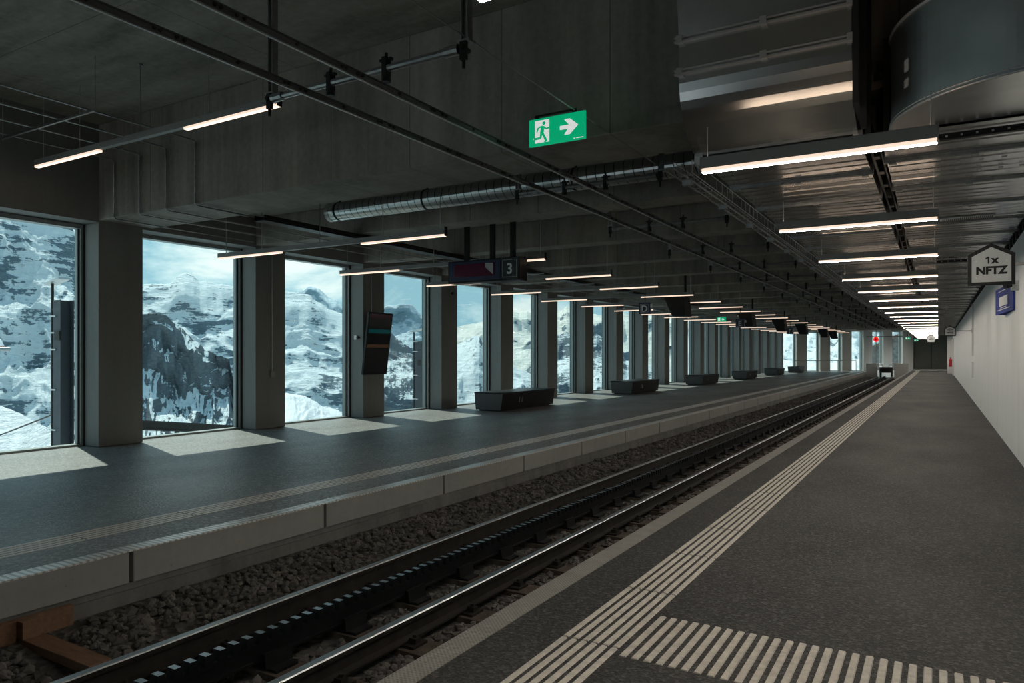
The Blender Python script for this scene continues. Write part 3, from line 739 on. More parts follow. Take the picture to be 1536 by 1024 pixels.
for x, lab in ((-4.05, 'overhead conductor rail on the window side of the track'), (-3.49, 'overhead conductor rail on the wall side of the track')):
    t = thing('overhead_conductor_rail', lab, 'conductor rail', (x, 0, 3.45), 'overhead conductor rails')
    mb = MB(); mb.prism([(-.016, 0), (.016, 0), (.016, .008), (.007, .012), (.007, .036), (.018, .039), (.018, .046), (-.018, .046), (-.018, .039), (-.007, .036), (-.007, .012), (-.016, .008)], (x, -6, 3.432), (1, 0, 0), (0, 0, 1), (0, 72, 0))
    mb.build('rail', 'railgrey', t)
    mb = MB(); mb.box(x - .008, x + .008, -6, 66, 3.424, 3.432); mb.build('contact_edge', 'silver', t)
    bo = None
    for q in range(20):
        for d_ in (0, .40, .44, .55, .60):
            if bo is None: mb = MB(); mb.cyl((x - .02, .2, 3.456), (x + .02, .2, 3.456), .012, 6); bo = mb.build('bolt', 'gasket', t)
            else: c = bo.copy(); COL.objects.link(c); c.parent = t; c.location = (0, q + d_, 0)
mb = MB(); mb.tube([(-2.80, -6, 3.69), (-2.80, 3.9, 3.685), (-2.80, 8.1, 3.69), (-2.80, 66, 3.69)], .006, 5); tag(mb.build('overhead_earth_wire', 'wire'), 'thin bare wire running above the platform edge beside the conductor rails', 'wire')

# spiral duct
t = thing('spiral_duct', 'round spiral-seamed metal pipe duct between the first two ceiling beams', 'duct', (-5.2, 8.73, 3.85))
mb = MB(); mb.cyl((-8.62, 8.73, 3.85), (-1.9, 8.73, 3.85), .15, 28); mb.build('pipe', 'spiral', t, smooth=False)
mb = MB(); mb.cyl((-8.70, 8.73, 3.85), (-8.62, 8.73, 3.85), .155, 28); mb.build('end_collar', 'silver', t)
for x in (-8.5, -6.7, -4.2): 
    mb = MB(); mb.cyl((x, 8.73, 3.85), (x + .03, 8.73, 3.85), .157, 28); mb.box(x, x + .03, 8.72, 8.74, 4.0, ZC); mb.build('ceiling_mount', 'black', t)

# cable tray, conduits along the window side
t = thing('black_cable_tray', 'black cable tray under the beams on the window side', 'cable tray', (-9.0, 7.6, 3.56))
mb = MB(); mb.box(-9.15, -8.92, 7.55, 65, 3.56, 3.575); mb.box(-9.15, -9.14, 7.55, 65, 3.575, 3.65); mb.box(-8.93, -8.92, 7.55, 65, 3.575, 3.65); mb.build('tray', 'black', t)
for i in range(19):
    mb = MB(); yy = C0 + P * (i + 1) + .2; mb.box(-9.35, -8.6, yy, yy + .04, 3.535, 3.558); mb.build('mounting_bracket', 'galv', t)
for i, x in enumerate((-9.15, -9.84, -10.5, -11.17)):
    z0, z1, rr = 4.56, 3.63, .045
    yend = 7.45 if i == 0 else (9.2 if i == 3 else 60)
    xe = x if i in (1, 2) else x + (.0 if i == 0 else 0)
    pts = [(x, -6, z0), (x, C0 - .03 - rr, z0), (x, C0 - .03 - rr * .3, z0 - rr * .3), (x, C0 - .03, z0 - rr), (x, C0 - .03, z1 + rr), (x, C0 - .03 + rr * .3, z1 + rr * .3), (x, C0 - .03 + rr, z1), (x, yend, z1)]
    mb = MB(); mb.tube(pts, .012, 8)
    t = thing('ceiling_conduit', ['grey conduit stepping down the deep beam, farthest from the windows', 'grey conduit stepping down the deep beam, second farthest from the windows',
              'grey conduit stepping down the deep beam, second nearest the windows', 'grey conduit stepping down the deep beam, nearest the windows'][i], 'conduit', (x, 0, z1), 'conduits on the deep beam')
    mb.build('pipe', 'galv', t, smooth=True)
    mb = MB()
    for zz in (z1 + .06, z0 - .06): mb.cyl((x, C0 - .03, zz - .03), (x, C0 - .03, zz + .03), .017, 8)
    mb.build('elbow_socket', 'galv', t)
for i, yy in enumerate((2.6, 5.0)):
    t = thing('ceiling_conduit_hanger', ['rod hanger of the conduits nearest the camera', 'rod hanger of the conduits close to the deep beam'][i], 'hanger', (-10.2, yy, 4.5))
    mb = MB(); mb.box(-11.3, -9.0, yy, yy + .03, 4.515, 4.54); mb.build('cross_bar', 'galv', t)
    for x in (-11.3, -9.0):
        mb = MB(); mb.cyl((x, yy + .015, 4.5), (x, yy + .015, ZH), .006, 6); mb.build('threaded_rod', 'wire', t)
# sensors on the ceiling
def sensor(x, y, z, lab, r=.05):
    t = thing('ceiling_detector', lab, 'detector', (x, y, z))
    mb = MB(); mb.cyl((x, y, z - .03), (x, y, z), r, 16); mb.build('base', 'silver', t)
    mb = MB(); mb.cyl((x, y, z - .06), (x, y, z - .03), r * .55, 16, 0, r * .8); mb.build('head', 'lampbody', t)
sensor(-7.1, 4.35, ZH, 'small white detector on the high ceiling before the deep beam', .06)
sensor(-6.3, 7.85, ZC, 'black detector on the low ceiling above the spiral duct', .09)
sensor(-7.85, 10.0, ZB, 'round detector under the second beam beyond the spiral duct', .07)

# ------------------------------------------------------------------ signs
t = thing('exit_sign', 'near green running-man exit sign with white arrow hanging over the track', 'exit sign', (-2.97, 5.8, 3.4))
ex0, ex1, ez0, ez1, ey = -3.26, -2.69, 3.415, 3.665, 5.80
mb = MB(); mb.box(ex0, ex1, ey, ey + .025, ez0, ez1); mb.build('panel', 'green', t, bevel=.003)
def sx(a, b): return (ex0 + a * (ex1 - ex0), ey - .002, ez0 + b * (ez1 - ez0))
def flat(name, polys, mat, dy):
    mb = MB()
    for pl in polys:
        w = [(ex0 + a * (ex1 - ex0), ey - dy, ez0 + b * (ez1 - ez0)) for a, b in pl]; n = len(w)
        back = [(p[0], p[1] + .0012, p[2]) for p in w]; b0 = len(mb.v); mb.v += w + back
        mb.f.append(tuple(b0 + i for i in range(n))); mb.mi.append(0)
        for i in range(n): mb.f.append((b0 + i, b0 + (i + 1) % n, b0 + n + (i + 1) % n, b0 + n + i)); mb.mi.append(0)
    return mb.build(name, mat, t)
def limb(pts, w):
    out = []
    for (a, b_), (c, d_) in zip(pts, pts[1:]):
        dx, dy = (c - a) * 2.28, d_ - b_; L = math.hypot(dx, dy); nx, ny = -dy / L * w / 2.28, dx / L * w
        out.append([(a + nx, b_ + ny), (a - nx, b_ - ny), (c - nx, d_ - ny), (c + nx, d_ + ny)])
    return out
def disc(a, b_, r): return [(a + r / 2.28 * math.cos(2 * PI * i / 16), b_ + r * math.sin(2 * PI * i / 16)) for i in range(16)]
flat('doorway_pictogram', [[(.11, .10), (.37, .10), (.37, .92), (.11, .92)], [(.075, .235), (.12, .235), (.12, .30), (.075, .30)]], 'exitwhite', .0014)
flat('running_figure', [disc(.275, .80, .066)] + limb([(.255, .70), (.235, .42)], .075) + limb([(.25, .69), (.175, .66), (.145, .50)], .03) + limb([(.26, .68), (.315, .58), (.375, .61)], .03)
     + limb([(.225, .44), (.215, .27), (.085, .265)], .042) + limb([(.245, .44), (.285, .30), (.315, .14)], .045) + limb([(.285, .10), (.33, .17)], .03), 'green', .0028)
flat('arrow', [[(.56, .44), (.70, .44), (.635, .235), (.735, .235), (.88, .53), (.74, .80), (.635, .80), (.72, .585), (.56, .585)]], 'exitwhite', .0014)
flat('maker_mark', [[(.80, .05), (.83, .05), (.83, .075), (.80, .075)], [(.85, .05), (.97, .05), (.97, .075), (.85, .075)]], 'exitwhite', .0014)
mb = MB(); mb.box(-2.82, -2.78, ey + .005, ey + .02, ez1, 3.685); mb.box(-3.2, -3.16, ey + .005, ey + .02, ez1, 3.685); mb.box(-3.2, -2.78, ey + .005, ey + .02, 3.683, 3.70); mb.build('hanging_bracket', 'black', t)
def small_exit(x, y, z, lab):
    t = thing('exit_sign', lab, 'exit sign', (x, y, z)); mb = MB(); mb.box(x - .2, x + .2, y, y + .05, z, z + .2); mb.build('panel', 'green', t)
    mb = MB(); mb.box(x - .15, x - .05, y - .004, y, z + .03, z + .17); mb.prism([(0, .03), (.05, .03), (.12, .07), (.05, .11), (0, .11)], (x + .03, y - .004, z + .03), (1, 0, 0), (0, 0, 1), (0, .004, 0)); mb.build('arrow', 'exitwhite', t)
    mb = MB(); mb.box(x - .01, x + .01, y + .01, y + .03, z + .2, ZB if z < 3 else ZC); mb.build('hanging_rod', 'black', t)
small_exit(-8.6, 33.4, 3.0, 'small distant green exit sign on the window side before the sign with E')
small_exit(-2.25, 70.8, 2.75, 'small distant green exit sign on the far pier by the tracks')
small_exit(-1.8, 79.5, 2.72, 'small distant green exit sign beside the grey end door')

def house_sign(x, y, z, w, lines, lab, arm=True):
    t = thing('hanging_house_sign', lab, 'sign', (x, y, z), 'house-shaped platform signs'); h = w * 1.15
    out = [(-w / 2, -h * .46), (w / 2, -h * .46), (w / 2, h * .22), (0, h * .46), (-w / 2, h * .22)]
    mb = MB(); mb.prism(out, (x, y, z), (1, 0, 0), (0, 0, 1), (0, .03, 0)); mb.build('black_board', 'black', t, bevel=.003)
    k = .83; inn = [(a * k, b * k - .004) for a, b in out]
    mb = MB(); mb.prism(inn, (x, y - .0025, z), (1, 0, 0), (0, 0, 1), (0, .0024, 0)); fa = mb.build('grey_face', 'signgrey', t)
    for i, (tx, sz, dz) in enumerate(lines):
        if tx == '1x':                                   # the numeral with its flag, drawn as a shape
            h1 = w * sz * .7; mo = MB()
            mo.prism([(-.30, 0), (-.10, 0), (-.10, 1), (-.25, 1), (-.56, .80), (-.56, .60), (-.30, .74)], (x - .12 * h1, y - .0041, z + dz * w - h1 * .5), (h1, 0, 0), (0, 0, h1), (0, .0012, 0))
            mo.build('lettering', 'black', fa)
            lettering('x', w * sz * .95, (x + h1 * .42, y - .0035, z + dz * w - h1 * .02), (1, 0, 0), (0, 0, 1), .0006, w * sz * .055, 'black', fa); continue
        lettering(tx, w * sz, (x, y - .0035, z + dz * w), (1, 0, 0), (0, 0, 1), .0006, w * sz * .055, 'black', fa)
    mb = MB()
    for a, b_ in ((-.32, .08), (.32, .08), (-.32, -.34), (.32, -.34)): mb.cyl((x + a * w, y - .005, z + b_ * w), (x + a * w, y - .0024, z + b_ * w), .006 * w / .35, 8)
    mb.build('screw', 'silver', fa)
    mb = MB()
    if arm: mb.box(x + w / 2, XW, y + .005, y + .03, z - .02, z + .005); mb.box(XW - .012, XW, y - .03, y + .06, z - .07, z + .06)
    else: mb.box(x - .01, x + .01, y + .005, y + .025, z + h * .44, ZD - .06)
    mb.build('wall_mount', 'lampbody', t)
    return t
house_sign(.352, 6.62, 2.192, .305, [('1x', .26, .10), ('NFTZ', .26, -.17)], 'near grey house-shaped sign with black border reading 1x NFTZ on a wall arm')
house_sign(.355, 28.9, 2.30, .34, [('OTW', .22, .13), ('+', .16, 0), ('NFTZ', .22, -.2)], 'second grey house-shaped sign on a wall arm, farther along the white wall')
house_sign(-.29, 40.2, 2.25, .36, [('1x', .2, .10), ('NFTZ', .22, -.12)], 'farthest grey house-shaped sign, in front of the grey end door', False)

# blue folded sign and camera on the white wall
t = thing('wall_sign', 'blue folded poster sign with white lettering fixed on the white wall', 'sign', (XW, 13.6, 2.2))
A, B = Vector((.955, 13.0, 0)), Vector((.845, 14.75, 0))
mb = MB(); mb.prism([(A.x, A.y), (B.x, B.y), (XW, 14.75), (XW, 13.0)], (0, 0, 2.16), (1, 0, 0), (0, 1, 0), (0, 0, .42)); mb.build('panel', 'blue', t)
u = (A - B).normalized(); c = (A + B) / 2; nrm = u.cross(Vector((0, 0, 1)))
mb = MB(); mb.obox(c + nrm * .004 + Vector((0, 0, 2.35)), u * .42, Vector((0, 0, .075)), nrm * .003, 0)
for z, l in ((2.52, .5), (2.22, .62), (2.25, .3)): mb.obox(c + nrm * .004 + Vector((0, 0, z)), u * l, Vector((0, 0, .006)), nrm * .003, 0)
mb.build('white_print', 'white', t)
mb = MB(); mb.box(.952, .972, 12.90, 12.995, 2.15, 2.59); mb.build('blue_edge', 'blue', t)
t = thing('wall_camera', 'small white surveillance camera with dark lens on the wall above the blue sign', 'camera', (XW, 12.3, 2.5))
mb = MB(); mb.box(XW - .09, XW, 12.28, 12.42, 2.40, 2.54); mb.build('body', 'white', t, bevel=.01)
mb = MB(); mb.cyl((XW - .10, 12.26, 2.47), (XW - .17, 12.22, 2.46), .035, 12, 0, .045); mb.build('lens', 'black', t)
mb = MB(); mb.box(XW - .05, XW, 27.2, 27.3, 1.45, 3.1); mb.box(XW - .05, XW, 27.2, 27.3, .75, 1.25); tag(mb.build('wall_conduit', 'white'), 'white vertical trunking on the white wall behind the second house sign', 'trunking')
t = thing('fire_extinguisher', 'red fire extinguisher hanging near the side door at the far end', 'fire extinguisher', (.8, 64, .8))
mb = MB(); mb.cyl((.82, 64, .55), (.82, 64, 1.1), .12, 14); mb.cyl((.82, 64, 1.1), (.82, 64, 1.2), .12, 14, 0, .04); mb.build('cylinder', 'red', t, smooth=False)
mb = MB(); mb.box(.78, .86, 63.95, 64.05, 1.2, 1.28); mb.build('valve', 'black', t)
mb = MB(); mb.box(.94, .98, 63.95, 64.05, .7, 1.0); mb.build('wall_mount', 'black', t)

# platform number display "3"
t = thing('platform_display', 'dark hanging train display with platform number 3 over the window-side platform', 'display', (-7.3, 11.35, 2.85))
mb = MB(); mb.box(-8.08, -6.5, 11.20, 11.50, 2.845, 3.265); mb.build('cabinet', 'black', t, bevel=.01)
mb = MB(); mb.box(-8.04, -6.90, 11.192, 11.199, 2.88, 3.235); mb.build('frame', 'navy', t)
mb = MB(); mb.box(-7.92, -7.02, 11.186, 11.1915, 2.95, 3.19); sc_ = mb.build('screen', 'screen_red', t)
mb = MB(); mb.prism([(0, 0), (.17, -.14), (.17, .07), (0, .08)], (-7.22, 11.184, 3.11), (1, 0, 0), (0, 0, 1), (0, .0015, 0)); mb.build('paper_notice', 'signgrey', sc_)
mb = MB(); mb.box(-6.88, -6.51, 11.185, 11.199, 2.86, 3.255); num = mb.build('number_panel', 'screen_grey', t)
lettering('3', .27, (-6.695, 11.183, 3.045), (1, 0, 0), (0, 0, 1), .001, .006, 'silver', num)
mb = MB()
for a in ((-6.845, -6.838, 2.90, 3.22), (-6.552, -6.545, 2.90, 3.22), (-6.845, -6.545, 2.90, 2.907), (-6.845, -6.545, 3.213, 3.22)): mb.box(a[0], a[1], 11.182, 11.185, a[2], a[3])
mb.build('outline', 'signgrey', num)
for x in (-7.74, -7.16, -6.72):
    mb = MB(); mb.box(x - .04, x + .04, 11.31, 11.39, 3.265, ZC); mb.build('hanging_pole', 'black', t)

# letter signs
for x, y, tx, w in ((-6.9, 18.7, 'D', .31), (-6.9, 29.7, 'E', .34), (-6.9, 41.1, 'F', .34)):
    t = thing('sector_sign', f'small navy cube sign with white letter {tx} over the window-side platform', 'sign', (x, y, 2.6), 'sector letter signs')
    mb = MB(); mb.box(x - w / 2, x + w / 2, y, y + .12, 2.75 - w / 2, 2.75 + w / 2); bd = mb.build('cube', 'navy', t, bevel=.006)
    lettering(tx, w * .8, (x, y - .002, 2.73), (1, 0, 0), (0, 0, 1), .001, .006, 'white', bd)
    mb = MB(); h = w / 2 - .04
    for a in ((-h, -h + .01, -h, h), (h - .01, h, -h, h), (-h, h, -h, -h + .01), (-h, h, h - .01, h)): mb.box(x + a[0], x + a[1], y - .003, y, 2.75 + a[2], 2.75 + a[3])
    mb.build('outline', 'signgrey', bd)
    mb = MB(); mb.cyl((x, y + .06, 2.75 + w / 2), (x, y + .06, ZB if tx != 'D' else ZC), .012, 8); mb.build('hanging_rod', 'black', t)
    mb = MB(); mb.box(x + w / 2, x + w / 2 + .06, y + .03, y + .09, 2.77, 2.87); mb.build('side_bracket', 'silver', t)

# hanging double monitors
for i, yy in enumerate((21.4, 30.7, 38.0, 44.9, 54.1, 59.5)):
    x = -6.7
    t = thing('hanging_monitor', f'{ORD[i]} black wedge-shaped monitor from the camera on a ceiling pole', 'monitor', (x, yy, 2.55), 'monitors hanging over the platform edge')
    mb = MB(); mb.prism([(-.56, 3.26), (.02, 3.26), (.09, 2.66), (-.30, 2.66)], (x, yy, 0), (1, 0, 0), (0, 0, 1), (0, .75, 0)); mb.build('cabinet', 'black', t, bevel=.01)
    mb = MB(); mb.prism([(-.575, 3.24), (-.565, 3.24), (-.315, 2.68), (-.325, 2.68)], (x, yy + .04, 0), (1, 0, 0), (0, 0, 1), (0, .67, 0)); mb.build('screen', 'screen', t)
    mb = MB(); mb.box(x - .03, x + .03, yy + .34, yy + .42, 3.26, ZC); mb.build('hanging_pole', 'black', t)

# big tilted display on the third column
yy0, yy1 = 12.62, 13.46
t = thing('wall_display', 'tall dark display screen tilted forward on the third column', 'display', (XI, 13, 1.0))
mb = MB(); mb.prism([(XI + .05, 1.03), (XI + .11, 1.02), (XI + .31, 2.47), (XI + .25, 2.49)], (0, yy0, 0), (1, 0, 0), (0, 0, 1), (0, yy1 - yy0, 0)); mb.build('housing', 'bench', t, bevel=.006)
def band(name, f0, f1, mat, off=.002):
    a = (XI + .11 + .2 * f0, 1.02 + 1.45 * f0); b_ = (XI + .11 + .2 * f1, 1.02 + 1.45 * f1)
    mb = MB(); mb.face([(a[0] + off, yy0 + .03, a[1]), (a[0] + off, yy1 - .03, a[1]), (b_[0] + off, yy1 - .03, b_[1]), (b_[0] + off, yy0 + .03, b_[1])])
    return mb.build(name, mat, sc_)
mb = MB(); a, b_ = (XI + .11 + .2 * .02, 1.02 + 1.45 * .02), (XI + .11 + .2 * .98, 1.02 + 1.45 * .98)
mb.prism([(a[0], a[1]), (a[0] + .001, a[1]), (b_[0] + .001, b_[1]), (b_[0], b_[1])], (0, yy0 + .03, 0), (1, 0, 0), (0, 0, 1), (0, yy1 - yy0 - .06, 0)); sc_ = mb.build('screen', 'screen_slate', t)
band('teal_band', .67, .735, 'screen_teal'); band('brown_band', .44, .495, 'screen_brown'); band('dark_band', .92, .975, 'screen_red')
mb = MB(); mb.box(XI, XI + .16, 12.95, 13.1, 1.5, 2.1); mb.build('wall_mount', 'black', t)
# bits on the columns
t = thing('wall_conduit', 'thin vertical conduit ending in a small box on the second column', 'conduit', (XI + .02, 10.05, 1.1))
mb = MB(); mb.tube([(XI + .014, 10.05, 1.16), (XI + .014, 10.05, 3.6)], .012, 8); mb.build('pipe', 'galv', t)
mb = MB(); mb.box(XI, XI + .05, 10.0, 10.10, 1.04, 1.16); mb.build('junction_box', 'lampbody', t, bevel=.006)
t = thing('wall_conduit', 'thin vertical conduit above the tilted display on the third column', 'conduit', (XI + .02, 13.0, 2.4))
mb = MB(); mb.tube([(XI + .014, 13.02, 2.2), (XI + .014, 13.02, 3.6)], .012, 8); mb.build('pipe', 'galv', t)
t = thing('wall_sensor', 'small white sensor on the window face of the third column', 'sensor', (-11.9, C0 + 2 * P, 1.9))
mb = MB(); mb.box(-11.9, -11.82, C0 + 2 * P - .05, C0 + 2 * P, 1.84, 1.94); mb.build('wall_box', 'white', t, bevel=.006)
mb = MB(); mb.cyl((-11.82, C0 + 2 * P - .025, 1.89), (-11.76, C0 + 2 * P - .03, 1.89), .03, 10); mb.build('lens', 'black', t)
t = thing('wall_speaker', 'small round camera high on the fourth column', 'camera', (XI + .03, 16.25, 3.2))
mb = MB(); mb.cyl((XI, 16.25, 3.2), (XI + .06, 16.25, 3.2), .07, 14); mb.build('base', 'galv', t)
mb = MB(); mb.cyl((XI + .06, 16.25, 3.19), (XI + .1, 16.25, 3.17), .04, 12); mb.build('lens', 'black', t)

# benches
BW = [16.0 + 9.3 * i for i in range(6)]
def bench():
    y0 = 16.0
    t = thing('platform_bench', '', 'bench', (-10.2, y0, 0), 'dark benches along the columns')
    mb = MB(); mb.prism([(-10.62, .03), (-9.84, .03), (-9.78, .46), (-10.66, .46)], (0, y0, 0), (1, 0, 0), (0, 0, 1), (0, 2.95, 0)); bd = mb.build('body', 'bench', t, bevel=.006)
    mb = MB(); mb.prism([(-10.62, .03), (-9.84, .03), (-9.78, .46), (-10.66, .46)], (0, y0 - .014, 0), (1, 0, 0), (0, 0, 1), (0, .013, 0)); mb.build('lit_tone_end_panel', 'bench_end_lit', t)
    mb = MB(); mb.box(-10.67, -9.77, y0 - .02, y0 + 2.97, .462, .492); mb.build('seat', 'bench', t, bevel=.006)
    mb = MB(); mb.box(-10.55, -9.92, y0 + .05, y0 + 2.9, 0, .03); mb.build('plinth', 'black', t)
    mb = MB()
    for yy in (y0 + .9, y0 + 1.05): mb.obox((-9.80, yy, .27), (.008, 0, 0), (0, .012, 0), (.008, 0, .07))
    mb.build('handle', 'silver', bd)
    return t
b0 = bench()
for i, yy in enumerate(BW):
    lab = f'{ORD[i]} dark box bench from the camera on the window-side platform'
    if i == 0: b0['label'] = lab
    else: copy_tree(b0, (-10.2, yy, 0), lab)
# end rail on the window-side platform
t = thing('guard_rail', 'thin steel guard rail in front of the slanting end windows', 'railing', (-9, 66.5, 0))
pa, pb = EA + ED * .4 - EN * .9, EA + ED * 7.2 - EN * .9
mb = MB(); mb.tube([pa + Vector((0, 0, .95)), pb + Vector((0, 0, .95))], .03, 8); mb.build('top_rail', 'galv', t)
for f in (0, .36, .7, 1):
    p = pa.lerp(pb, f); mb = MB(); mb.cyl((p.x, p.y, 0), (p.x, p.y, .93), .025, 8); mb.build('post', 'galv', t)
# red signal before the end wall
t = sg = -4.22
t = thing('stop_signal', 'red round stop signal with a cross hanging before the end of the track', 'signal', (-4.22, 63.6, .75))
mb = MB(); mb.cyl((-4.22, 63.62, .75), (-4.22, 63.62, ZB), .035, 8); mb.build('pole', 'galv', t)
mb = MB(); mb.cyl((-4.22, 63.5, 2.66), (-4.22, 63.58, 2.66), .2, 20); di = mb.build('disc', 'redlamp', t)
mb = MB(); mb.obox((-4.22, 63.49, 2.66), (.15, 0, 0), (0, .006, 0), (0, 0, .025)); mb.obox((-4.22, 63.49, 2.66), (.025, 0, 0), (0, .0061, 0), (0, 0, .15)); mb.build('cross', 'black', di)
mb = MB(); mb.tube([(-4.9, 63.62, 2.88), (-2.2, 63.62, 2.88)], .03, 6); mb.build('mounting_rail', 'galv', t)

# ------------------------------------------------------------------ outside: masts, beam, roof, hut
def mast(x, y, zt, lab):
    t = thing('outdoor_mast', lab, 'mast', (x, y, -5), 'steel masts outside')
    mb = MB(); mb.box(x - .15, x + .15, y - .14, y - .125, -5, zt); mb.box(x - .15, x + .15, y + .125, y + .14, -5, zt); mb.box(x - .008, x + .008, y - .125, y + .125, -5, zt); mb.build('column', 'hutgrey', t)
    mb = MB(); mb.tube([(x - .2, y - .12, -4.5), (x - .2, y - .12, zt + .35)], .03, 8); mb.build('lamp_pole', 'steel_dark', t)
    for z in (-1.2, -.1, .75, 1.6, 1.95, 2.3):
        mb = MB(); mb.box(x - .24, x + .0, y - .17, y - .141, z - .015, z + .015); mb.build('pole_clamp', 'silver', t)
    mb = MB(); mb.obox((x - .05, y - .1, zt + .40), (.28, 0, .05), (0, .12, 0), (-.005, 0, .02)); mb.build('lamp_head', 'silver', t)
    mb = MB(); mb.box(x + .02, x + .22, y - .2, y - .15, zt - .85, zt - .65); mb.build('bracket', 'steel_dark', t)
M['hutgrey'] = plain('dark_grey_mast_paint', (.06, .065, .075, 1), .6, vary=.15)
mast(-16, 8.25, 2.64, 'tall steel mast with a lamp outside the nearest window')
mast(-16, 20.5, 1.95, 'steel mast with a lamp outside, beside the fourth column')
t = thing('outdoor_steel_girder', 'dark steel beam outside running low behind the first column', 'beam', (-16, 8, 0))
p, q = Vector((-15.85, 8.5, -.06)), Vector((-17.2, 13.6, -.75)); d_ = (q - p).normalized(); n_ = d_.cross(Vector((0, 0, 1))).normalized()
mb = MB(); c = (p + q) / 2
mb.obox(c, d_ * (q - p).length / 2, n_ * .08, Vector((0, 0, .02))); mb.obox(c + Vector((0, 0, .2)), d_ * (q - p).length / 2, n_ * .08, Vector((0, 0, .02))); mb.obox(c + Vector((0, 0, .1)), d_ * (q - p).length / 2, n_ * .01, Vector((0, 0, .1))); mb.build('girder', 'steel_dark', t)
for f in (.2, .55, .95):
    r = p.lerp(q, f); mb = MB(); mb.box(r.x - .04, r.x + .04, r.y - .04, r.y + .04, -5, r.z - .02); mb.build('post', 'steel_dark', t)
for i, (a, b_) in enumerate((((-16.3, 8.3, .25), (-60, 20, -5.2)), ((-30, 18, -1.0), (-17.5, 14.5, -.9)), ((-40, 21, -1.2), (-18, 16, -2.6)))):
    mb = MB(); a, b_ = Vector(a), Vector(b_); mb.tube([a.lerp(b_, k / 8) - Vector((0, 0, .5 * math.sin(PI * k / 8))) for k in range(9)], .02, 5)
    tag(mb.build('outdoor_cable', 'steel_dark'), ['thin cable sagging away from the near mast', 'upper thin cable crossing outside the second window', 'lower thin cable crossing outside the second window'][i], 'cable')
t = thing('outdoor_hut_roof', 'snowy hut eave with gutter at the edge of the nearest window', 'roof', (-30, 12.5, -4))
mb = MB(); mb.prism([(-3, .55), (0, .0), (0, .12), (-3, .95)], (-27.75, 9, 1.65), (1, 0, 0), (0, 0, 1), (0, 3.4, 0)); rf = mb.build('roof', 'hutroof', t)
mb = MB(); mb.prism([(-3, .95), (-.1, .15), (-.3, .35), (-3, 1.15)], (-27.75, 9, 1.652), (1, 0, 0), (0, 0, 1), (0, 3.4, 0)); mb.build('snow', 'snowroof', rf)
mb = MB(); mb.tube([(-27.7, 8.9, 1.68), (-27.7, 12.5, 1.68)], .07, 8); mb.build('gutter', 'galv', rf)
mb = MB(); mb.box(-30.5, -28.3, 9.3, 12.2, -4, 1.95); mb.build('wall', 'hut', t)
t = thing('mountain_hut', 'weathered grey wooden hut beyond the end windows', 'hut', (-5, 95, -3))
mb = MB(); mb.prism([(-7.3, -4), (-2.0, -4), (-2.0, 3.8), (-3.4, 3.8), (-7.3, 1.9)], (0, 94, 0), (1, 0, 0), (0, 0, 1), (0, 5, 0)); mb.build('wall', 'hut', t)
mb = MB(); mb.prism([(-7.6, 1.75), (-3.4, 3.8), (-3.4, 4.05), (-7.6, 2.0)], (0, 93.6, 0), (1, 0, 0), (0, 0, 1), (0, 5.8, 0)); mb.prism([(-3.4, 3.8), (-1.8, 3.8), (-1.8, 4.05), (-3.4, 4.05)], (0, 93.6, 0), (1, 0, 0), (0, 0, 1), (0, 5.8, 0)); rf = mb.build('roof', 'hutroof', t)
mb = MB(); mb.prism([(-7.6, 2.0), (-3.4, 4.05), (-3.4, 4.4), (-7.6, 2.3)], (0, 93.7, 0), (1, 0, 0), (0, 0, 1), (0, 5.6, 0)); mb.build('snow', 'snowroof', rf)

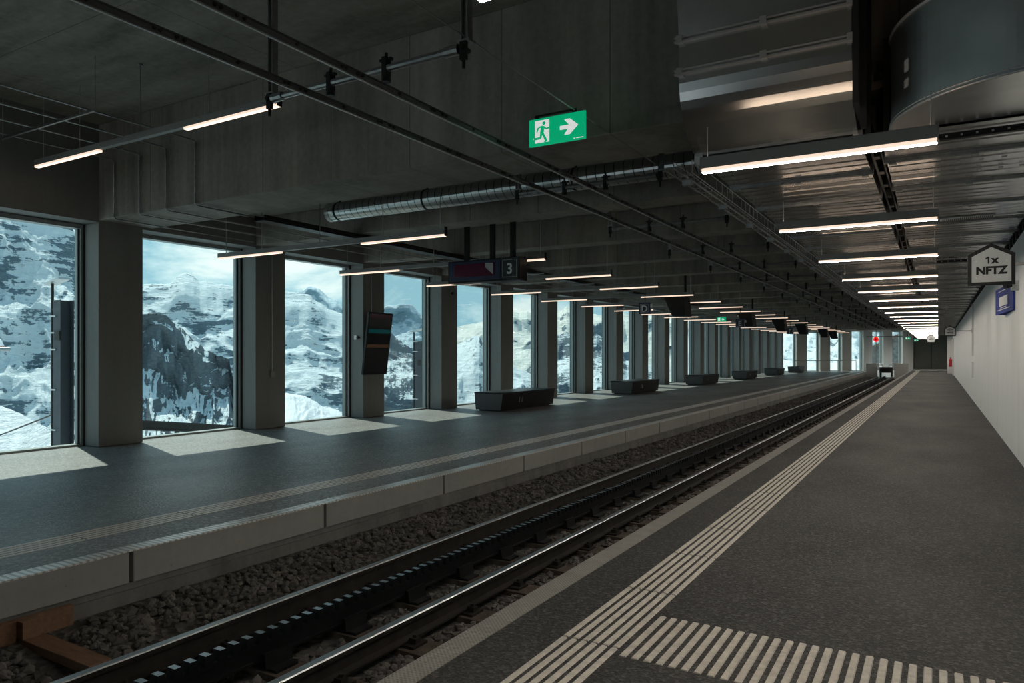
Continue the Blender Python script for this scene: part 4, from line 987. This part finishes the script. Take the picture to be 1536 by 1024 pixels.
# ------------------------------------------------------------------ mountains: height fields that stand at their own distances
def vnoise(x, y, seed):
    r = np.random.RandomState(seed).rand(256, 256); xi = np.floor(x).astype(int); yi = np.floor(y).astype(int)
    fx, fy_ = x - xi, y - yi; fx = fx * fx * (3 - 2 * fx); fy_ = fy_ * fy_ * (3 - 2 * fy_)
    g = lambda a, b: r[a % 256, b % 256]
    return (g(xi, yi) * (1 - fx) + g(xi + 1, yi) * fx) * (1 - fy_) + (g(xi, yi + 1) * (1 - fx) + g(xi + 1, yi + 1) * fx) * fy_
def fbm(x, y, seed, octv=6, ridge=False):
    s, a, t = 0, 1, 0
    for o in range(octv):
        n = vnoise(x * 2 ** o, y * 2 ** o, seed + o)
        if ridge: n = 1 - np.abs(2 * n - 1)
        s = s + a * n; t += a; a *= .52
    return s / t
def mountain(name, lab, mat, R0, R1, sky, base, seed, amp=.035, fr=(.012, 5), nu=300, nt=150, jag=2.0, prof=.85, back=1.5, octv=6, cliff=None):
    us = np.linspace(sky[0][0], sky[-1][0], nu)
    vs = np.interp(us, [p[0] for p in sky], [p[1] for p in sky])
    vj = vs + jag * (fbm(us * .06, us * 0, seed + 40, 6, True) - .55) * 3.2
    vb = np.interp(us, [p[0] for p in base], [p[1] for p in base])
    t = np.concatenate([np.linspace(0, 1, nt), [1.02, 1.1, 1.3]])
    U, T = np.meshgrid(us, t)
    L = np.sqrt(F ** 2 + (U - 768) ** 2)
    e_s = (HZ - vs)[None] / L; e_b = (HZ - vb)[None] / L
    tc = np.clip(T, 0, 1)
    e = e_b + (e_s - e_b) * tc ** prof + (HZ - vj)[None] / L * tc ** 10 - e_s * tc ** 10
    nz = fbm(U * fr[0], T * fr[1] - U * fr[0] * .3, seed, octv, True) - .5
    nz2 = fbm(U * fr[0] * .35, T * fr[1] * .5, seed + 20, 4) - .5
    e = e + (amp * nz + amp * 1.2 * nz2) * np.clip(tc * 6, 0, 1) * np.clip((1 - tc) * 7, 0, 1)
    R = R0 + (R1 - R0) * (tc if cliff is None else np.interp(tc, [0, cliff, 1], [0, .93, 1]))
    R = R * (1 + .10 * (fbm(U * fr[0] * .8, T * 2.5, seed + 9, 4) - .5) * np.clip((1 - tc) * 8, 0, 1))
    Z = EYE + R * e
    ov = np.clip(T - 1, 0, None); R = R + ov * (R1 - R0) * back; Z = Z - ov * np.abs(Z - (EYE + R0 * e_b)) * 2.2
    DX = (-SN * F + CS * (U - 768)) / L; DY = (CS * F + SN * (U - 768)) / L
    V = np.stack([DX * R, DY * R, Z], -1).reshape(-1, 3); n = len(t)
    i = np.arange(n - 1)[:, None] * nu + np.arange(nu - 1)[None]
    Fc = np.stack([i, i + 1, i + nu + 1, i + nu], -1).reshape(-1, 4)
    me = bpy.data.meshes.new(name); me.from_pydata(V.tolist(), [], Fc.tolist()); me.materials.append(M[mat])
    me.polygons.foreach_set('use_smooth', [True] * len(me.polygons)); me.update()
    o = bpy.data.objects.new(name, me); COL.objects.link(o)
    return tag(o, lab, 'mountain', kind='structure')
mountain('mountain', 'huge snow-streaked rock flank filling the nearest window', 'm_flank', 1300, 1850,
         [(-420, 60), (-150, 190), (0, 288), (60, 312), (98, 328), (106, 338), (113, 352), (119, 372), (135, 420), (160, 500), (185, 600), (205, 690)], [(-420, 760), (205, 760)], 5, .05, (.011, 5), 340, 200, 1.0)
mountain('mountain', 'broad snowfield mountain with level rock bands beyond the second and third windows', 'm_mid', 3000, 4000,
         [(120, 470), (180, 432), (217, 425), (255, 425), (266, 414), (277, 408), (290, 414), (300, 422), (310, 420), (325, 426), (357, 430), (400, 436), (432, 438), (462, 441), (476, 452), (490, 462), (520, 474), (545, 482), (570, 520), (588, 570), (620, 640), (650, 670)],
         [(120, 720), (650, 720)], 11, .03, (.010, 5), 380, 190, 1.2, .9)
mountain('mountain', 'dark rocky buttress below the snowfield beyond the second window', 'm_butt', 2250, 2700,
         [(150, 476), (190, 470), (222, 470), (245, 472), (262, 482), (285, 503), (310, 525), (330, 534), (343, 538), (349, 565), (353, 578), (357, 592), (372, 640)], [(150, 690), (372, 690)], 23, .03, (.03, 4), 240, 150, 2.2, 1.0, cliff=.56)
mountain('mountain', 'pyramid peak coloured haze-blue above the third window', 'm_far', 7600, 8800,
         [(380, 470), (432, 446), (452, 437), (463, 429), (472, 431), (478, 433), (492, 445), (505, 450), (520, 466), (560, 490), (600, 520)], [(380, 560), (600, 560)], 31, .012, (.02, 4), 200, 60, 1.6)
mountain('mountain', 'rocky mountain coloured haze-blue with a flat top beyond the fourth window', 'm_far', 5400, 6500,
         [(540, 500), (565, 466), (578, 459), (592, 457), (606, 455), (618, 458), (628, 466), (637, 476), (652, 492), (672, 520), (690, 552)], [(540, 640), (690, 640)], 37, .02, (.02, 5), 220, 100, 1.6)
mountain('mountain', 'dark triangular rock spur with snow gullies low beyond the fourth window', 'm_crag', 2100, 2600,
         [(540, 505), (575, 497), (585, 496), (598, 510), (612, 517), (625, 528), (640, 548), (665, 580), (690, 612)], [(540, 690), (690, 690)], 41, .03, (.02, 4), 200, 110, 2.5, .8)
mountain('mountain', 'pale sunlit snow range in the distance beyond the fifth to tenth windows', 'm_east', 5200, 7000,
         [(630, 512), (660, 502), (686, 491), (705, 488), (722, 482), (728, 479), (740, 474), (770, 467), (778, 470), (790, 468), (803, 474), (820, 470), (838, 466), (850, 460), (858, 464), (880, 468), (890, 470), (905, 472), (930, 470), (960, 474), (990, 470), (1040, 478), (1100, 474)], [(630, 640), (1100, 640)], 47, .022, (.016, 5), 420, 120, 1.8)
mountain('mountain', 'rocky knoll and snowy ridge in the middle distance beyond the fifth window', 'm_mid', 2200, 3600,
         [(650, 540), (680, 517), (695, 514), (706, 508), (712, 503), (719, 503), (724, 512), (732, 520), (760, 545), (800, 562), (860, 590)], [(650, 690), (860, 690)], 53, .02, (.02, 5), 240, 110, 1.6)
mountain('mountain', 'dark blue ridge running up behind the sixth to eighth windows', 'm_crag', 2600, 3800,
         [(700, 620), (771, 566), (785, 556), (803, 544), (822, 520), (838, 500), (858, 498), (872, 520), (895, 500), (915, 512), (940, 540), (980, 548), (1010, 580)], [(700, 700), (1010, 700)], 59, .02, (.02, 5), 260, 120, 2.2)
mountain('mountain', 'snowy rock mountain seen through the end windows', 'm_mid', 1500, 4200,
         [(1030, 500), (1120, 470), (1180, 452), (1230, 448), (1290, 452), (1340, 470), (1420, 470), (1500, 480)], [(1030, 575), (1500, 575)], 67, .03, (.02, 5), 300, 150, 1.4)
mountain('mountain', 'bright near snow slope at the foot of the nearest window', 'm_near', 30, 90,
         [(-500, 560), (-150, 590), (0, 607), (28, 618), (60, 636), (90, 652), (120, 668), (160, 690), (190, 720)], [(-500, 1100), (190, 1100)], 71, .012, (.02, 4), 160, 70, .8)
mountain('mountain', 'bright snow knoll with rocks low outside the third window', 'm_near', 260, 420,
         [(400, 600), (430, 588), (445, 592), (460, 594), (472, 600), (485, 612), (500, 622), (515, 634), (530, 650)], [(400, 690), (530, 690)], 77, .015, (.04, 4), 140, 60, 1.5)
mountain('mountain', 'snow bank outside the end windows', 'm_near', 90, 150,
         [(1120, 540), (1180, 540), (1240, 545), (1300, 536), (1400, 530)], [(1120, 600), (1400, 600)], 79, .01, (.04, 4), 120, 40, .6)
mb = MB(); mb.box(-60, 40, -90, -9.5, -3.2, -3.0); tag(mb.build('ground_snow', 'snowroof'), 'snow covered ground outside the open near end of the hall', 'ground', kind='structure')

# ------------------------------------------------------------------ sky, sun, camera
W = bpy.data.worlds.new('sky'); S.world = W; W.use_nodes = True
nt = W.node_tree; nt.nodes.clear()
def N(t, **k):
    n = nt.nodes.new('ShaderNode' + t)
    for a, b_ in k.items(): setattr(n, a, b_)
    return n
tc = N('TexCoord'); mp = N('Mapping'); mp.inputs['Scale'].default_value = (2.2, 2.2, 5.5); mp.inputs['Location'].default_value = (.35, .2, .1)
nt.links.new(tc.outputs['Generated'], mp.inputs[0])
no = N('TexNoise'); nt.links.new(mp.outputs[0], no.inputs['Vector']); no.inputs['Scale'].default_value = 2.3; no.inputs['Detail'].default_value = 9; no.inputs['Roughness'].default_value = .6; no.inputs['Distortion'].default_value = .35
cr = N('ValToRGB'); e = cr.color_ramp.elements
e[0].position = .42; e[0].color = (.36, .58, .68, 1); e[1].position = .59; e[1].color = (1.0, 1.0, .97, 1)
m_ = e.new(.50); m_.color = (.62, .78, .83, 1)
nt.links.new(no.outputs['Fac'], cr.inputs[0])
sx_ = N('SeparateXYZ'); nt.links.new(tc.outputs['Generated'], sx_.inputs[0])
mr = N('MapRange'); nt.links.new(sx_.outputs[2], mr.inputs[0]); mr.inputs[1].default_value = .22; mr.inputs[2].default_value = .55
mx = N('MixRGB'); nt.links.new(mr.outputs[0], mx.inputs[0]); nt.links.new(cr.outputs[0], mx.inputs[1]); mx.inputs[2].default_value = (.27, .455, .60, 1)
bg = N('Background'); nt.links.new(mx.outputs[0], bg.inputs[0]); bg.inputs[1].default_value = .78
ow = N('OutputWorld'); nt.links.new(bg.outputs[0], ow.inputs[0])
sd = bpy.data.lights.new('sun', 'SUN'); sd.energy = 3.4; sd.angle = math.radians(.7); sd.color = (1, .94, .84)
so = bpy.data.objects.new('sun', sd); COL.objects.link(so)
dirv = Vector((.94 * math.cos(math.radians(52)), -.34 * math.cos(math.radians(52)), -math.sin(math.radians(52))))
so.rotation_euler = dirv.to_track_quat('-Z', 'Y').to_euler()

cd = bpy.data.cameras.new('camera'); co = bpy.data.objects.new('camera', cd); COL.objects.link(co)
cd.sensor_width = 36; cd.lens = F / 1536 * 36; cd.shift_y = (HZ - 512) / 1536; cd.clip_start = .05; cd.clip_end = 40000
co.location = (0, 0, EYE); co.rotation_euler = (PI / 2, 0, TH)
S.camera = co
S.view_settings.view_transform = 'Standard'; S.view_settings.look = 'None'; S.view_settings.gamma = 1; S.view_settings.use_curve_mapping = False
S.view_settings.exposure = 0.58
cy_ = S.cycles
cy_.use_denoising = True
try: cy_.denoiser = 'OPENIMAGEDENOISE'
except Exception: pass
cy_.max_bounces = 10; cy_.diffuse_bounces = 6; cy_.glossy_bounces = 4; cy_.transparent_max_bounces = 12
cy_.sample_clamp_indirect = 6; cy_.caustics_reflective = False; cy_.caustics_refractive = False
